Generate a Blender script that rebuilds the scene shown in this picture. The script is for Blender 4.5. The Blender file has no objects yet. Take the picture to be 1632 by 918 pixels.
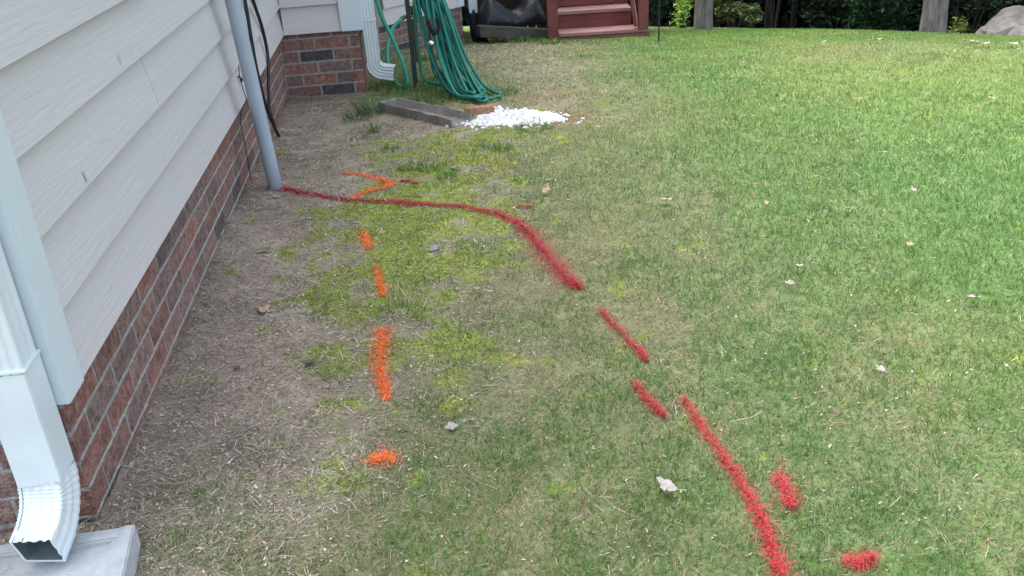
import bpy, bmesh, math, random
import numpy as np
from mathutils import Vector, Matrix
random.seed(7); RNG = np.random.default_rng(7)
scene = bpy.context.scene
COL = scene.collection

# ------------------------------------------------------------------ camera
F, YAW, PITCH, ROLL = 1455.1, 0.088412, 0.454007, -0.064634
CAM = np.array([0.78768, -1.66779, 1.19098])
_f = np.array([math.sin(YAW)*math.cos(PITCH), math.cos(YAW)*math.cos(PITCH), -math.sin(PITCH)])
_r = np.array([math.cos(YAW), -math.sin(YAW), 0.0]); _u = np.cross(_r, _f)
_r, _u = _r*math.cos(ROLL)+_u*math.sin(ROLL), -_r*math.sin(ROLL)+_u*math.cos(ROLL)
cd = bpy.data.cameras.new('camera'); cam = bpy.data.objects.new('camera', cd); COL.objects.link(cam)
cd.lens = F/1632*36; cd.sensor_width = 36; cd.clip_end = 500; cd.clip_start = 0.05
cam.matrix_world = Matrix(((_r[0], _u[0], -_f[0], CAM[0]), (_r[1], _u[1], -_f[1], CAM[1]), (_r[2], _u[2], -_f[2], CAM[2]), (0, 0, 0, 1)))
scene.camera = cam

# ------------------------------------------------------------------ light
SUN_EL, SUN_AZ = math.radians(69), math.radians(-60)      # azimuth from +Y towards +X
w = bpy.data.worlds.new('World'); scene.world = w; w.use_nodes = True
nt = w.node_tree; nt.nodes.clear()
sky = nt.nodes.new('ShaderNodeTexSky'); sky.sky_type = 'NISHITA'; sky.sun_disc = False
sky.sun_elevation = SUN_EL; sky.sun_rotation = SUN_AZ; sky.air_density = 1.0; sky.dust_density = 3.0; sky.ozone_density = 1.0
bg = nt.nodes.new('ShaderNodeBackground'); bg.inputs[1].default_value = 0.15
out = nt.nodes.new('ShaderNodeOutputWorld')
hs = nt.nodes.new('ShaderNodeHueSaturation'); hs.inputs['Saturation'].default_value = .5      # thin cloud veil
nt.links.new(sky.outputs[0], hs.inputs['Color']); nt.links.new(hs.outputs[0], bg.inputs[0]); nt.links.new(bg.outputs[0], out.inputs[0])
sl = bpy.data.lights.new('sun', 'SUN'); sl.energy = 1.2; sl.angle = math.radians(50); sl.color = (1.0, 0.95, 0.87)
so = bpy.data.objects.new('sun', sl); COL.objects.link(so)
sd = Vector((math.sin(SUN_AZ)*math.cos(SUN_EL), math.cos(SUN_AZ)*math.cos(SUN_EL), math.sin(SUN_EL)))
so.rotation_euler = sd.to_track_quat('Z', 'Y').to_euler()
vs = scene.view_settings; vs.view_transform = 'Standard'; vs.look = 'None'; vs.gamma = 1; vs.use_curve_mapping = False
vs.exposure = 1.98
scene.render.engine = 'CYCLES'
scene.cycles.max_bounces = 6

# ------------------------------------------------------------------ terrain
_kt = np.array([-60, 0, 3.5, 4.6, 5.6, 6.5, 8.0, 9.7, 12, 14.5, 17, 19, 24, 34, 60, 200.])
_kz = np.array([-.09, -.09, -.09, -.10, -.135, -.215, -.44, -.70, -1.12, -1.58, -2.02, -2.55, -4.2, -6.0, -7.0, -7.])
TD = (math.sin(math.radians(12)), math.cos(math.radians(12)))
def vnoise(x, y, s, seed=0):
    x = np.asarray(x)/s + 37.1*seed; y = np.asarray(y)/s + 11.7*seed
    xi = np.floor(x).astype(np.int64); yi = np.floor(y).astype(np.int64); fx = x-xi; fy = y-yi
    fx = fx*fx*(3-2*fx); fy = fy*fy*(3-2*fy)
    def h(a, b):
        n = (a*374761393 + b*668265263 + seed*974711) & 0xffffffff
        n = ((n ^ (n >> 13))*1274126177) & 0xffffffff
        return ((n ^ (n >> 16)) & 0xffff)/65535.0
    return (h(xi, yi)*(1-fx)+h(xi+1, yi)*fx)*(1-fy)+(h(xi, yi+1)*(1-fx)+h(xi+1, yi+1)*fx)*fy
def fbm(x, y, s, seed=0, o=4):
    a = 0; t = 0; k = 1.
    for i in range(o):
        a = a + k*vnoise(x, y, s/2**i, seed+i*7); t += k; k *= .55
    return a/t
_tt = np.linspace(-60, 200, 5200); _zz = np.interp(_tt, _kt, _kz)
_ker = np.hanning(23); _ker /= _ker.sum(); _zs = np.convolve(np.pad(_zz, 11, 'edge'), _ker, 'valid')
def gz(x, y):
    x = np.asarray(x, float); y = np.asarray(y, float)
    t = (x-CAM[0])*TD[0]+(y-CAM[1])*TD[1]
    z = np.interp(t, _tt, _zs)
    l_ = (x-CAM[0])*TD[1]-(y-CAM[1])*TD[0]
    z = z-(0.055*np.clip(l_-2.0, 0, 12)+.05*np.clip(l_-2.2, 0, 6)**1.5)*np.clip((t-5.5)/6, 0, 1)+.055*np.clip(2.0-l_, 0, 4)*np.clip((t-9.5)/6, 0, 1)
    z = z+0.018*(fbm(x, y, .5, 3)-.5)*np.clip(1-(t-7)/3, .15, 1)+0.007*(vnoise(x, y, .06, 5)-.5)
    z = z+.03*np.exp(-np.abs(x)/.05)*(vnoise(x*0, y, .22, 8)*.8+.4*vnoise(x, y, .05, 9)-.25)*((x > -.05) & (y > 0) & (y < 4))
    return z
def project(x, y, z):
    d = np.stack([x-CAM[0], y-CAM[1], z-CAM[2]], -1)
    zf = d@_f
    return 816+F*(d@_r)/zf, 459-F*(d@_u)/zf, zf
def G(u, v):
    """where the sight line through a picture point meets the ground"""
    d = _f*F+_r*(u-816)-_u*(v-459); d = d/math.hypot(d[0], d[1])
    s = np.arange(.6, 40, .01); x = CAM[0]+d[0]*s; y = CAM[1]+d[1]*s; z = CAM[2]+d[2]*s
    k = np.argmax(z < gz(x, y))
    if k == 0: k = len(s)-1
    return float(x[k]), float(y[k])

# ------------------------------------------------------------------ helpers
def tag(o, label=None, cat=None, group=None, kind=None):
    if label: o['label'] = label
    if cat: o['category'] = cat
    if group: o['group'] = group
    if kind: o['kind'] = kind
    return o
def thing(name, label, cat, loc=(0, 0, 0), rz=0, group=None):
    o = bpy.data.objects.new(name, None); COL.objects.link(o); o.empty_display_size = .1
    o.location = loc; o.rotation_euler = (0, 0, rz)
    return tag(o, label, cat, group)
def link(name, me, mat=None, parent=None, world=True):
    o = bpy.data.objects.new(name, me); COL.objects.link(o)
    if mat is not None and not me.materials: me.materials.append(mat)
    if parent is not None:
        o.parent = parent
        if world:
            pm = Matrix.LocRotScale(parent.location, parent.rotation_euler, None)
            if parent.parent is not None:
                pp = parent.parent; pm = Matrix.LocRotScale(pp.location, pp.rotation_euler, None) @ parent.matrix_parent_inverse @ pm
            o.matrix_parent_inverse = pm.inverted()
    return o
class MB:
    def __init__(s): s.v = []; s.f = []
    def add(s, vs, fs):
        n = len(s.v); s.v += [tuple(map(float, a)) for a in vs]; s.f += [tuple(i+n for i in f) for f in fs]; return s
    def hexa(s, p):  # 8 points: bottom ring, top ring
        return s.add(p, [(3, 2, 1, 0), (4, 5, 6, 7), (0, 1, 5, 4), (1, 2, 6, 5), (2, 3, 7, 6), (3, 0, 4, 7)])
    def box(s, a, b, M=None, jit=0):
        (x0, y0, z0), (x1, y1, z1) = a, b
        p = [(x0, y0, z0), (x1, y0, z0), (x1, y1, z0), (x0, y1, z0), (x0, y0, z1), (x1, y0, z1), (x1, y1, z1), (x0, y1, z1)]
        if jit: p = [tuple(c+random.uniform(-jit, jit) for c in q) for q in p]
        if M is not None: p = [tuple(M @ Vector(q)) for q in p]
        return s.hexa(p)
    def loft(s, rings, caps=True, closed=True):
        n = len(rings[0]); vs = [q for r in rings for q in r]; fs = []
        for i in range(len(rings)-1):
            for j in range(n if closed else n-1):
                k = (j+1) % n
                fs.append((i*n+j, i*n+k, (i+1)*n+k, (i+1)*n+j))
        if caps and closed: fs += [tuple(range(n))[::-1], tuple((len(rings)-1)*n+j for j in range(n))]
        return s.add(vs, fs)
    def tube(s, pts, r, n=8, caps=True):
        pts = [Vector(p) for p in pts]; rs = r if hasattr(r, '__len__') else [r]*len(pts)
        rings = []; up = None
        for i, p in enumerate(pts):
            t = (pts[min(i+1, len(pts)-1)]-pts[max(i-1, 0)])
            t = t.normalized() if t.length > 1e-9 else Vector((0, 0, 1))
            if up is None: up = t.orthogonal().normalized()
            up = (up-t*up.dot(t)); up = up.normalized() if up.length > 1e-6 else t.orthogonal().normalized()
            b = t.cross(up)
            rings.append([p+(up*math.cos(a)+b*math.sin(a))*rs[i] for a in [2*math.pi*k/n for k in range(n)]])
        return s.loft(rings, caps)
    def build(s, name, mat, parent=None, smooth=False, bevel=0, world=True):
        me = bpy.data.meshes.new(name); me.from_pydata(s.v, [], s.f); me.update()
        if bevel:
            bm = bmesh.new(); bm.from_mesh(me)
            bmesh.ops.bevel(bm, geom=[e for e in bm.edges if len(e.link_faces) == 2 and e.calc_face_angle() > .5], offset=bevel, segments=2, affect='EDGES', clamp_overlap=True)
            bm.to_mesh(me); bm.free()
        if smooth: me.polygons.foreach_set('use_smooth', [True]*len(me.polygons))
        return link(name, me, mat, parent, world)
def spline(pts, n=8):
    P = [Vector(p) for p in pts]; P = [P[0]*2-P[1]]+P+[P[-1]*2-P[-2]]; o = []
    for i in range(1, len(P)-2):
        a, b, c, d = P[i-1:i+3]
        for k in range(n):
            t = k/n; o.append(.5*((2*b)+(c-a)*t+(2*a-5*b+4*c-d)*t*t+(-a+3*b-3*c+d)*t**3))
    o.append(P[-2]); return o
def numesh(name, V, faces_flat, loop_starts, colors=None, mat=None, parent=None, smooth=False):
    me = bpy.data.meshes.new(name)
    me.vertices.add(len(V)); me.vertices.foreach_set('co', np.ascontiguousarray(V, np.float32).ravel())
    me.loops.add(len(faces_flat)); me.loops.foreach_set('vertex_index', np.ascontiguousarray(faces_flat, np.int32))
    me.polygons.add(len(loop_starts)); me.polygons.foreach_set('loop_start', np.ascontiguousarray(loop_starts, np.int32))
    if smooth: me.polygons.foreach_set('use_smooth', np.ones(len(loop_starts), bool))
    me.update(calc_edges=True)
    if colors is not None:
        ca = me.color_attributes.new('col', 'FLOAT_COLOR', 'POINT')
        c4 = np.ones((len(V), 4), np.float32); c4[:, :3] = colors; ca.data.foreach_set('color', c4.ravel())
    return link(name, me, mat, parent)

# ------------------------------------------------------------------ materials
def mat(name, col, rough=.8, var=.15, scale=20., bump=.2, bscale=None, spec=.3, metal=0., stretch=(1, 1, 1), rnd=None, col2=None, coat=0, det=6):
    m = bpy.data.materials.new(name); m.use_nodes = True; t = m.node_tree; N = t.nodes; Lk = t.links
    b = N['Principled BSDF']; b.inputs['Roughness'].default_value = rough
    b.inputs['Specular IOR Level'].default_value = spec; b.inputs['Metallic'].default_value = metal
    tc = N.new('ShaderNodeTexCoord'); mp = N.new('ShaderNodeMapping'); mp.inputs['Scale'].default_value = stretch
    Lk.new(tc.outputs['Object'], mp.inputs[0])
    if rnd is not None:      # shift the pattern per object
        oi = N.new('ShaderNodeObjectInfo'); ml = N.new('ShaderNodeMath'); ml.operation = 'MULTIPLY'; ml.inputs[1].default_value = 31.
        Lk.new(oi.outputs['Random'], ml.inputs[0]); Lk.new(ml.outputs[0], mp.inputs['Location'])
    n1 = N.new('ShaderNodeTexNoise'); n1.inputs['Scale'].default_value = scale; n1.inputs['Detail'].default_value = det; n1.inputs['Roughness'].default_value = .65
    Lk.new(mp.outputs[0], n1.inputs[0])
    cr = N.new('ShaderNodeValToRGB'); c = np.array(col)
    c2 = np.array(col2) if col2 is not None else c*(1+var)
    cr.color_ramp.elements[0].position = .3; cr.color_ramp.elements[1].position = .7
    cr.color_ramp.elements[0].color = (*(c*(1-var)), 1); cr.color_ramp.elements[1].color = (*c2, 1)
    Lk.new(n1.outputs[0], cr.inputs[0]); last = cr.outputs[0]
    if rnd is not None:
        r2 = N.new('ShaderNodeValToRGB'); r2.color_ramp.interpolation = 'LINEAR'
        el = r2.color_ramp.elements
        while len(el) < len(rnd): el.new(.5)
        for i, (pp, cc) in enumerate(rnd): el[i].position = pp; el[i].color = (*cc, 1)
        Lk.new(oi.outputs['Random'], r2.inputs[0])
        mx = N.new('ShaderNodeMix'); mx.data_type = 'RGBA'; mx.blend_type = 'MULTIPLY'; mx.inputs[0].default_value = 1
        Lk.new(last, mx.inputs[6]); Lk.new(r2.outputs[0], mx.inputs[7]); last = mx.outputs[2]
    Lk.new(last, b.inputs['Base Color'])
    n2 = N.new('ShaderNodeTexNoise'); n2.inputs['Scale'].default_value = bscale or scale*3; n2.inputs['Detail'].default_value = 5
    Lk.new(mp.outputs[0], n2.inputs[0])
    bp = N.new('ShaderNodeBump'); bp.inputs['Strength'].default_value = bump; bp.inputs['Distance'].default_value = .01
    Lk.new(n2.outputs[0], bp.inputs['Height']); Lk.new(bp.outputs[0], b.inputs['Normal'])
    return m
def attr_mat(name, rough=.7, transl=0., spec=.25, noise=0., nscale=120., bump=0.):
    m = bpy.data.materials.new(name); m.use_nodes = True; t = m.node_tree; N = t.nodes; Lk = t.links
    b = N['Principled BSDF']; b.inputs['Roughness'].default_value = rough; b.inputs['Specular IOR Level'].default_value = spec
    a = N.new('ShaderNodeAttribute'); a.attribute_name = 'col'; last = a.outputs['Color']
    if noise:
        tc = N.new('ShaderNodeTexCoord'); n = N.new('ShaderNodeTexNoise'); n.inputs['Scale'].default_value = nscale; n.inputs['Detail'].default_value = 8; n.inputs['Roughness'].default_value = .7
        Lk.new(tc.outputs['Object'], n.inputs[0])
        r = N.new('ShaderNodeMapRange'); r.inputs[1].default_value = .3; r.inputs[2].default_value = .7; r.inputs[3].default_value = 1-noise; r.inputs[4].default_value = 1+noise
        Lk.new(n.outputs[0], r.inputs[0])
        mx = N.new('ShaderNodeVectorMath'); mx.operation = 'SCALE'; Lk.new(last, mx.inputs[0]); Lk.new(r.outputs[0], mx.inputs['Scale']); last = mx.outputs[0]
        if bump:
            bp = N.new('ShaderNodeBump'); bp.inputs['Strength'].default_value = bump; bp.inputs['Distance'].default_value = .01
            Lk.new(n.outputs[0], bp.inputs['Height']); Lk.new(bp.outputs[0], b.inputs['Normal'])
    Lk.new(last, b.inputs['Base Color'])
    if transl:
        tr = N.new('ShaderNodeBsdfTranslucent'); Lk.new(last, tr.inputs[0]); ms = N.new('ShaderNodeMixShader'); ms.inputs[0].default_value = transl
        Lk.new(b.outputs[0], ms.inputs[1]); Lk.new(tr.outputs[0], ms.inputs[2]); Lk.new(ms.outputs[0], N['Material Output'].inputs[0])
    return m
M_ground = attr_mat('soil', .95, 0, .1, .4, 90, .7)
M_blade = attr_mat('grass_blades', .65, .42, .15)
M_litter = attr_mat('dry_litter', .85, 0, .15)
M_leaf = attr_mat('foliage', .5, .2, .3)
M_paint = attr_mat('marking_paint', .55, 0, .3)
M_brick = mat('brick', (.235, .155, .137), .92, .5, 45, 1.0, 130, .15, rnd=[(0, (.95, .8, .78)), (.2, (1.25, 1.0, .9)), (.38, (1.0, 1.1, 1.12)), (.5, (.75, .8, .82)), (.62, (1.2, .95, .9)), (.74, (.9, 1.0, 1.0)), (.86, (1.1, .82, .78)), (.9, (.34, .5, .58)), (.94, (.34, .5, .58)), (.97, (1.05, 1.1, 1.05))])
M_mortar = mat('mortar', (.31, .295, .285), .95, .25, 60, .8, 180, .1)
M_siding = mat('painted_siding', (.52, .50, .512), .6, .04, 5, .26, 95, .3, stretch=(1, .07, 1), col2=(.555, .535, .547))
M_siding_cross = mat('painted_siding_cross', (.52, .50, .512), .6, .04, 5, .26, 95, .3, stretch=(.07, 1, 1), col2=(.555, .535, .547))
M_trim = mat('painted_trim', (.56, .63, .67), .5, .03, 6, .1, 40, .35)
M_spout = mat('painted_aluminium', (.58, .65, .69), .34, .05, 5, .06, 26, .5, col2=(.66, .73, .765))
M_outlet_shade = mat('outlet_shade_metal', (.12, .15, .17), .7, .3, 12, .2)  # dark colour painted in for the shade inside the elbow outlets
M_conduit = mat('grey_pvc', (.33, .39, .47), .42, .05, 10, .03, 60, .4)
M_rubber = mat('black_cable', (.012, .013, .016), .5, .2, 40, .1, None, .4)
M_hose = mat('green_hose', (.005, .15, .115), .4, .15, 12, .08, 60, .45)
M_hose2 = mat('light_green_hose', (.008, .24, .155), .4, .12, 12, .08, 60, .45)
M_post = mat('dark_green_metal', (.03, .055, .055), .5, .2, 30, .1)
M_concrete = mat('concrete', (.35, .375, .385), .85, .22, 11, .3, 80, .2)
M_block = mat('weathered_block', (.23, .215, .195), .9, .35, 10, .5, 60, .2, stretch=(1, 1, 1))
M_red = mat('red_stained_wood', (.165, .052, .052), .75, .25, 8, .35, 40, .25, stretch=(.35, 2, 2))
M_tread = mat('worn_red_tread', (.27, .155, .145), .8, .3, 6, .3, 40, .2, stretch=(.35, 2, 2))
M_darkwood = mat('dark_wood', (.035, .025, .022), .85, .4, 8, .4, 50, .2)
M_timber = mat('grey_timber', (.075, .072, .062), .9, .3, 10, .5, 50, .15, stretch=(.3, 2, 2))
M_tarp = mat('black_plastic_sheet', (.012, .014, .018), .42, .4, 14, .9, 18, .4)
M_boot = mat('black_plastic', (.012, .015, .025), .6, .2, 20, .2)
M_chrome = mat('chrome', (.7, .7, .7), .2, .05, 30, .02, None, .5, 1.0)
M_brass = mat('brass', (.10, .07, .045), .4, .1, 30, .05, None, .5, .8)
M_rock = mat('granite', (.21, .19, .175), .92, .45, 7, .8, 20, .2)
M_bark = mat('bark', (.15, .14, .135), .95, .55, 22, 1.0, 40, .1, stretch=(1, 1, .25))
M_darkbark = mat('dark_bark', (.05, .045, .04), .95, .35, 14, 1.0, 30, .1, stretch=(1, 1, .18))
M_stone = mat('white_marble_chip', (.60, .60, .62), .75, .4, 60, .2, None, .3)
M_white = mat('white_tag', (.75, .75, .8), .5, .05)
M_roof = mat('roof_shingle', (.12, .11, .11), .9, .2, 20, .3)

# ------------------------------------------------------------------ ground map: samples of what grows where
# picture position, cover density, share of green, moss, warmth of the green
S = """60 780 .7 .9 0 .6|60 850 .6 .6 0 .5|60 950 .95 .85 0 .5|60 1100 1 .97 0 .8|60 1300 1 .9 0 .75|60 1500 1 .92 0 .8|60 1632 .9 .8 0 .8
82 700 .5 .8 0 .3|80 760 .35 .5 0 .4|82 850 .32 .4 0 .4|82 920 .85 .6 0 .4|82 1000 1 .85 0 .4|82 1120 1 .9 0 .6|78 1250 1 .7 0 .8|80 1400 1 .55 0 .9|80 1500 1 .65 0 .9|80 1600 1 .8 0 .9
110 700 .6 .8 0 .3|108 770 .4 .6 .05 .3|108 850 .35 .4 0 .4|108 920 .45 .3 0 .4|108 1000 1 .85 0 .3|108 1150 1 .85 0 .6|110 1300 1 .75 0 .8|110 1500 1 .85 0 .8
150 640 .9 .9 0 .3|140 700 .9 .85 0 .3|145 800 .6 .8 .3 .2|150 860 .25 .35 .1 .4|150 930 .45 .5 0 .4|150 1000 .9 .7 0 .3|150 1100 1 .92 0 .3|150 1300 1 .85 0 .6|150 1550 1 .9 0 .7
178 1000 .7 .35 0 .4|165 480 0 0 0 .5|165 560 .15 .9 0 .3
200 480 0 0 0 .5|200 560 .1 .8 0 .3|200 620 .1 .6 0 .3|205 670 .04 .2 0 .3|190 880 .4 .4 0 .3|205 950 .7 .5 0 .3|200 1050 1 .85 0 .2|200 1250 1 .9 0 .35|200 1550 1 .92 0 .4
218 720 .12 .6 .75 .5|220 800 .35 .7 .6 .4|240 480 0 0 0 .5|245 560 .1 .7 .3 .3|250 640 .35 .85 .45 .3|245 720 .4 .8 .75 .4|250 800 .4 .5 .5 .4|240 880 .9 .6 0 .2|250 1000 1 .6 0 .15|250 1200 1 .88 0 .2|250 1550 1 .97 0 .2
290 480 0 0 0 .5|290 580 .1 .6 .4 .3|290 680 .3 .8 .6 .3|290 760 .3 .6 .55 .4|295 830 .4 .5 .25 .3|290 900 .95 .6 0 .2|300 1050 1 .6 0 .15|300 1250 1 .88 0 .15|300 1550 1 1 0 .15
340 420 0 0 0 .5|340 520 .06 .5 .3 .4|345 570 .1 .6 .75 .3|345 650 .15 .8 .9 .3|345 750 .25 .6 .7 .3|340 830 .6 .4 .15 .3|340 920 .95 .5 0 .2|350 1050 1 .6 0 .15|350 1250 1 .85 0 .15|350 1550 1 .98 0 .15
400 400 0 0 0 .5|400 490 .02 .3 .15 .5|400 560 .1 .5 .65 .3|400 650 .2 .7 .85 .3|400 740 .4 .65 .7 .3|400 810 .7 .35 .1 .3|410 950 .95 .45 0 .2|410 1100 1 .65 0 .15|410 1300 1 .8 0 .15|410 1580 1 .97 0 .15
470 380 0 0 0 .5|470 480 .02 .3 .1 .5|470 555 .12 .4 .8 .3|470 650 .5 .6 .35 .3|470 740 .6 .3 .15 .3|470 850 .85 .35 0 .3|470 980 .95 .45 0 .2|470 1150 1 .6 0 .15|470 1350 1 .78 0 .2|470 1580 1 .92 0 .2
560 340 0 0 0 .5|560 470 .02 .3 0 .5|560 550 .2 .3 .45 .3|560 640 .5 .4 .3 .3|560 760 .6 .4 .55 .3|560 880 .85 .45 0 .2|560 1040 .9 .45 0 .2|560 1200 1 .7 0 .15|560 1400 .95 .55 0 .4|560 1580 1 .65 0 .4
640 300 0 0 0 .5|640 430 .02 .3 0 .5|640 520 .1 .3 .3 .4|640 600 .3 .4 .35 .3|640 700 .75 .55 .1 .2|640 740 .6 .6 .4 .3|640 850 .9 .5 0 .2|640 1000 .95 .55 0 .15|640 1200 1 .75 0 .15|640 1420 .95 .55 0 .4|640 1600 1 .75 0 .2
740 220 0 .4 0 .5|740 330 .04 .4 0 .4|740 420 .05 .5 .1 .4|740 490 .1 .5 .75 .4|740 560 .4 .4 .1 .3|740 650 .85 .5 0 .2|740 800 .9 .44 0 .2|740 950 .95 .55 0 .2|740 1150 1 .7 0 .15|740 1400 1 .75 0 .15|740 1600 1 .75 0 .15
850 240 .15 .5 0 .3|850 300 .38 .75 0 .3|850 380 .45 .75 0 .3|850 450 .45 .4 0 .3|850 520 .6 .33 0 .3|850 620 .85 .42 0 .2|850 760 .95 .46 0 .2|850 950 .95 .55 0 .2|850 1100 1 .62 0 .2|850 1400 1 .8 0 .15|850 1600 1 .8 0 .15
930 240 .3 .5 0 .3|930 330 .45 .6 0 .3|930 450 .6 .45 0 .3|930 600 .9 .45 0 .2|930 800 .95 .5 0 .2|930 1000 1 .65 0 .2|930 1300 1 .75 0 .2|930 1632 1 .75 0 .2
1100 200 .3 .6 0 .3|1100 800 .95 .6 0 .2|1100 1500 1 .75 0 .2"""
SP = []; SV = []
def qmap(x, y):
    dx = x-CAM[0]; dy = y-CAM[1]; return np.arctan2(dx, dy), np.log(np.hypot(dx, dy))
for part_ in S.replace('\n', '|').split('|'):
    a = [float(k) for k in part_.split()]
    if a[0] > 1000: gx, gy = G(a[1], 917); a0 = qmap(gx, gy); SP.append((a0[0], a0[1]-.2))
    else: SP.append(qmap(*G(a[1], a[0])))
    SV.append(a[2:])
SP = np.array(SP); SV = np.array(SV)
def cover(x, y):
    """density, green share, moss, warmth at ground points (smooth blend of the samples)"""
    n = len(x); o = np.zeros((n, 4))
    jx = (fbm(x, y, .25, 40)-.5)*.05; jy = (fbm(x, y, .25, 60)-.5)*.10
    a, l = qmap(x, y); a = a+jx; l = l+jy
    for i in range(0, n, 20000):
        d2 = ((a[i:i+20000, None]-SP[None, :, 0])/.040)**2+((l[i:i+20000, None]-SP[None, :, 1])/.060)**2
        wt = np.exp(-.5*np.minimum(d2, 60))+1e-9/(1+d2)
        o[i:i+20000] = (wt@SV)/wt.sum(1, keepdims=True)
    return o
BRN = 1.0
def green(warm, n, rng):
    cool = np.array([.102, .208, .066]); wm = np.array([.155, .275, .060])
    c = cool[None]*(1-warm[:, None])+wm[None]*warm[:, None]
    c = c*rng.uniform(.65, 1.4, (n, 1)); c[:, 0] *= rng.uniform(.85, 1.3, n)
    return c
def straw(n, rng, lo=.55, hi=1.35):
    c = np.array([.38, .30, .20])[None]*rng.uniform(lo, hi, (n, 1)); c[:, 2] *= rng.uniform(.85, 1.15, n); return c

def ground_color(x, y):
    cv = cover(x, y); D, Gn, Ms, Wm = cv.T
    n1 = fbm(x, y, .12, 21, 5); n2 = fbm(x, y, .6, 22, 4); n3 = fbm(x, y, .035, 23, 3)
    soil = np.array([.31, .258, .208])[None]*(.55+.9*n1)[:, None]
    soil = soil*(1+.5*(n3-.5))[:, None]
    dk = np.clip((fbm(x, y, .3, 29)-.56)*6, 0, 1)*(D < .2); soil = soil*(1-.52*dk)[:, None]
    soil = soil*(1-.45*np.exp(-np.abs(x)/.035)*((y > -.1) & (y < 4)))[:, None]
    th = np.array([.25, .205, .14])[None]*(.6+.8*n3)[:, None]*(1-Gn*.4)[:, None]
    lawn = (np.array([[.105, .195, .066]])*(1-Wm[:, None])+np.array([[.145, .245, .055]])*Wm[:, None])*(.7+.6*n3)[:, None]
    c = soil*(1-np.clip(D*1.6, 0, 1))[:, None]+(th*(1-Gn*.85)[:, None]+lawn*(Gn*.85)[:, None])*np.clip(D*1.6, 0, 1)[:, None]
    mn = np.clip((Ms-.04-1.5*(fbm(x, y, .09, 31, 5)-.33))*5, 0, 1)
    mc = np.array([.23, .28, .06])[None]*(.6+.8*fbm(x, y, .03, 33, 3))[:, None]
    c = c*(1-mn)[:, None]+mc*mn[:, None]
    # reddish clay where the turf has worn off
    for (u, v, r) in ((862, 148, .16), (830, 72, .25), (1180, 0, 0), (900, 190, .14), (790, 265, .08)):
        if r:
            gx, gy = G(u, v); k = np.exp(-((x-gx)**2+(y-gy)**2)/r**2)*np.clip((n1-.3)*4, 0, 1)*.8
            c = c*(1-k)[:, None]+np.array([.23, .11, .065])[None]*k[:, None]
    return c

def axis(fine0, fine1, step, lo, hi, grow=1.09):
    a = list(np.arange(fine0, fine1, step)); s = step
    while a[-1] < hi: s *= grow; a.append(a[-1]+s)
    s = step; b = [fine0]
    while b[-1] > lo: s *= grow; b.append(b[-1]-s)
    return np.array(b[:0:-1]+a)
gxs = axis(-.5, 3.6, .016, -40, 80); gys = axis(-1.3, 5.2, .018, -30, 90)
GX, GY = np.meshgrid(gxs, gys); nx, ny = len(gxs), len(gys)
fx, fy = GX.ravel(), GY.ravel()
gc = np.tile(np.array([[.10, .11, .045]]), (len(fx), 1))
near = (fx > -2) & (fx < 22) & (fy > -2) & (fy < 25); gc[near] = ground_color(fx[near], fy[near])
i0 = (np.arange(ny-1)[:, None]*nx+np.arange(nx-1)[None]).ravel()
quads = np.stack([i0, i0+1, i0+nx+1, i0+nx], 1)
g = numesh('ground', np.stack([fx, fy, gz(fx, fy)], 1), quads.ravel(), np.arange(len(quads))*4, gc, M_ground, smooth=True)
tag(g, kind='structure')

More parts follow.
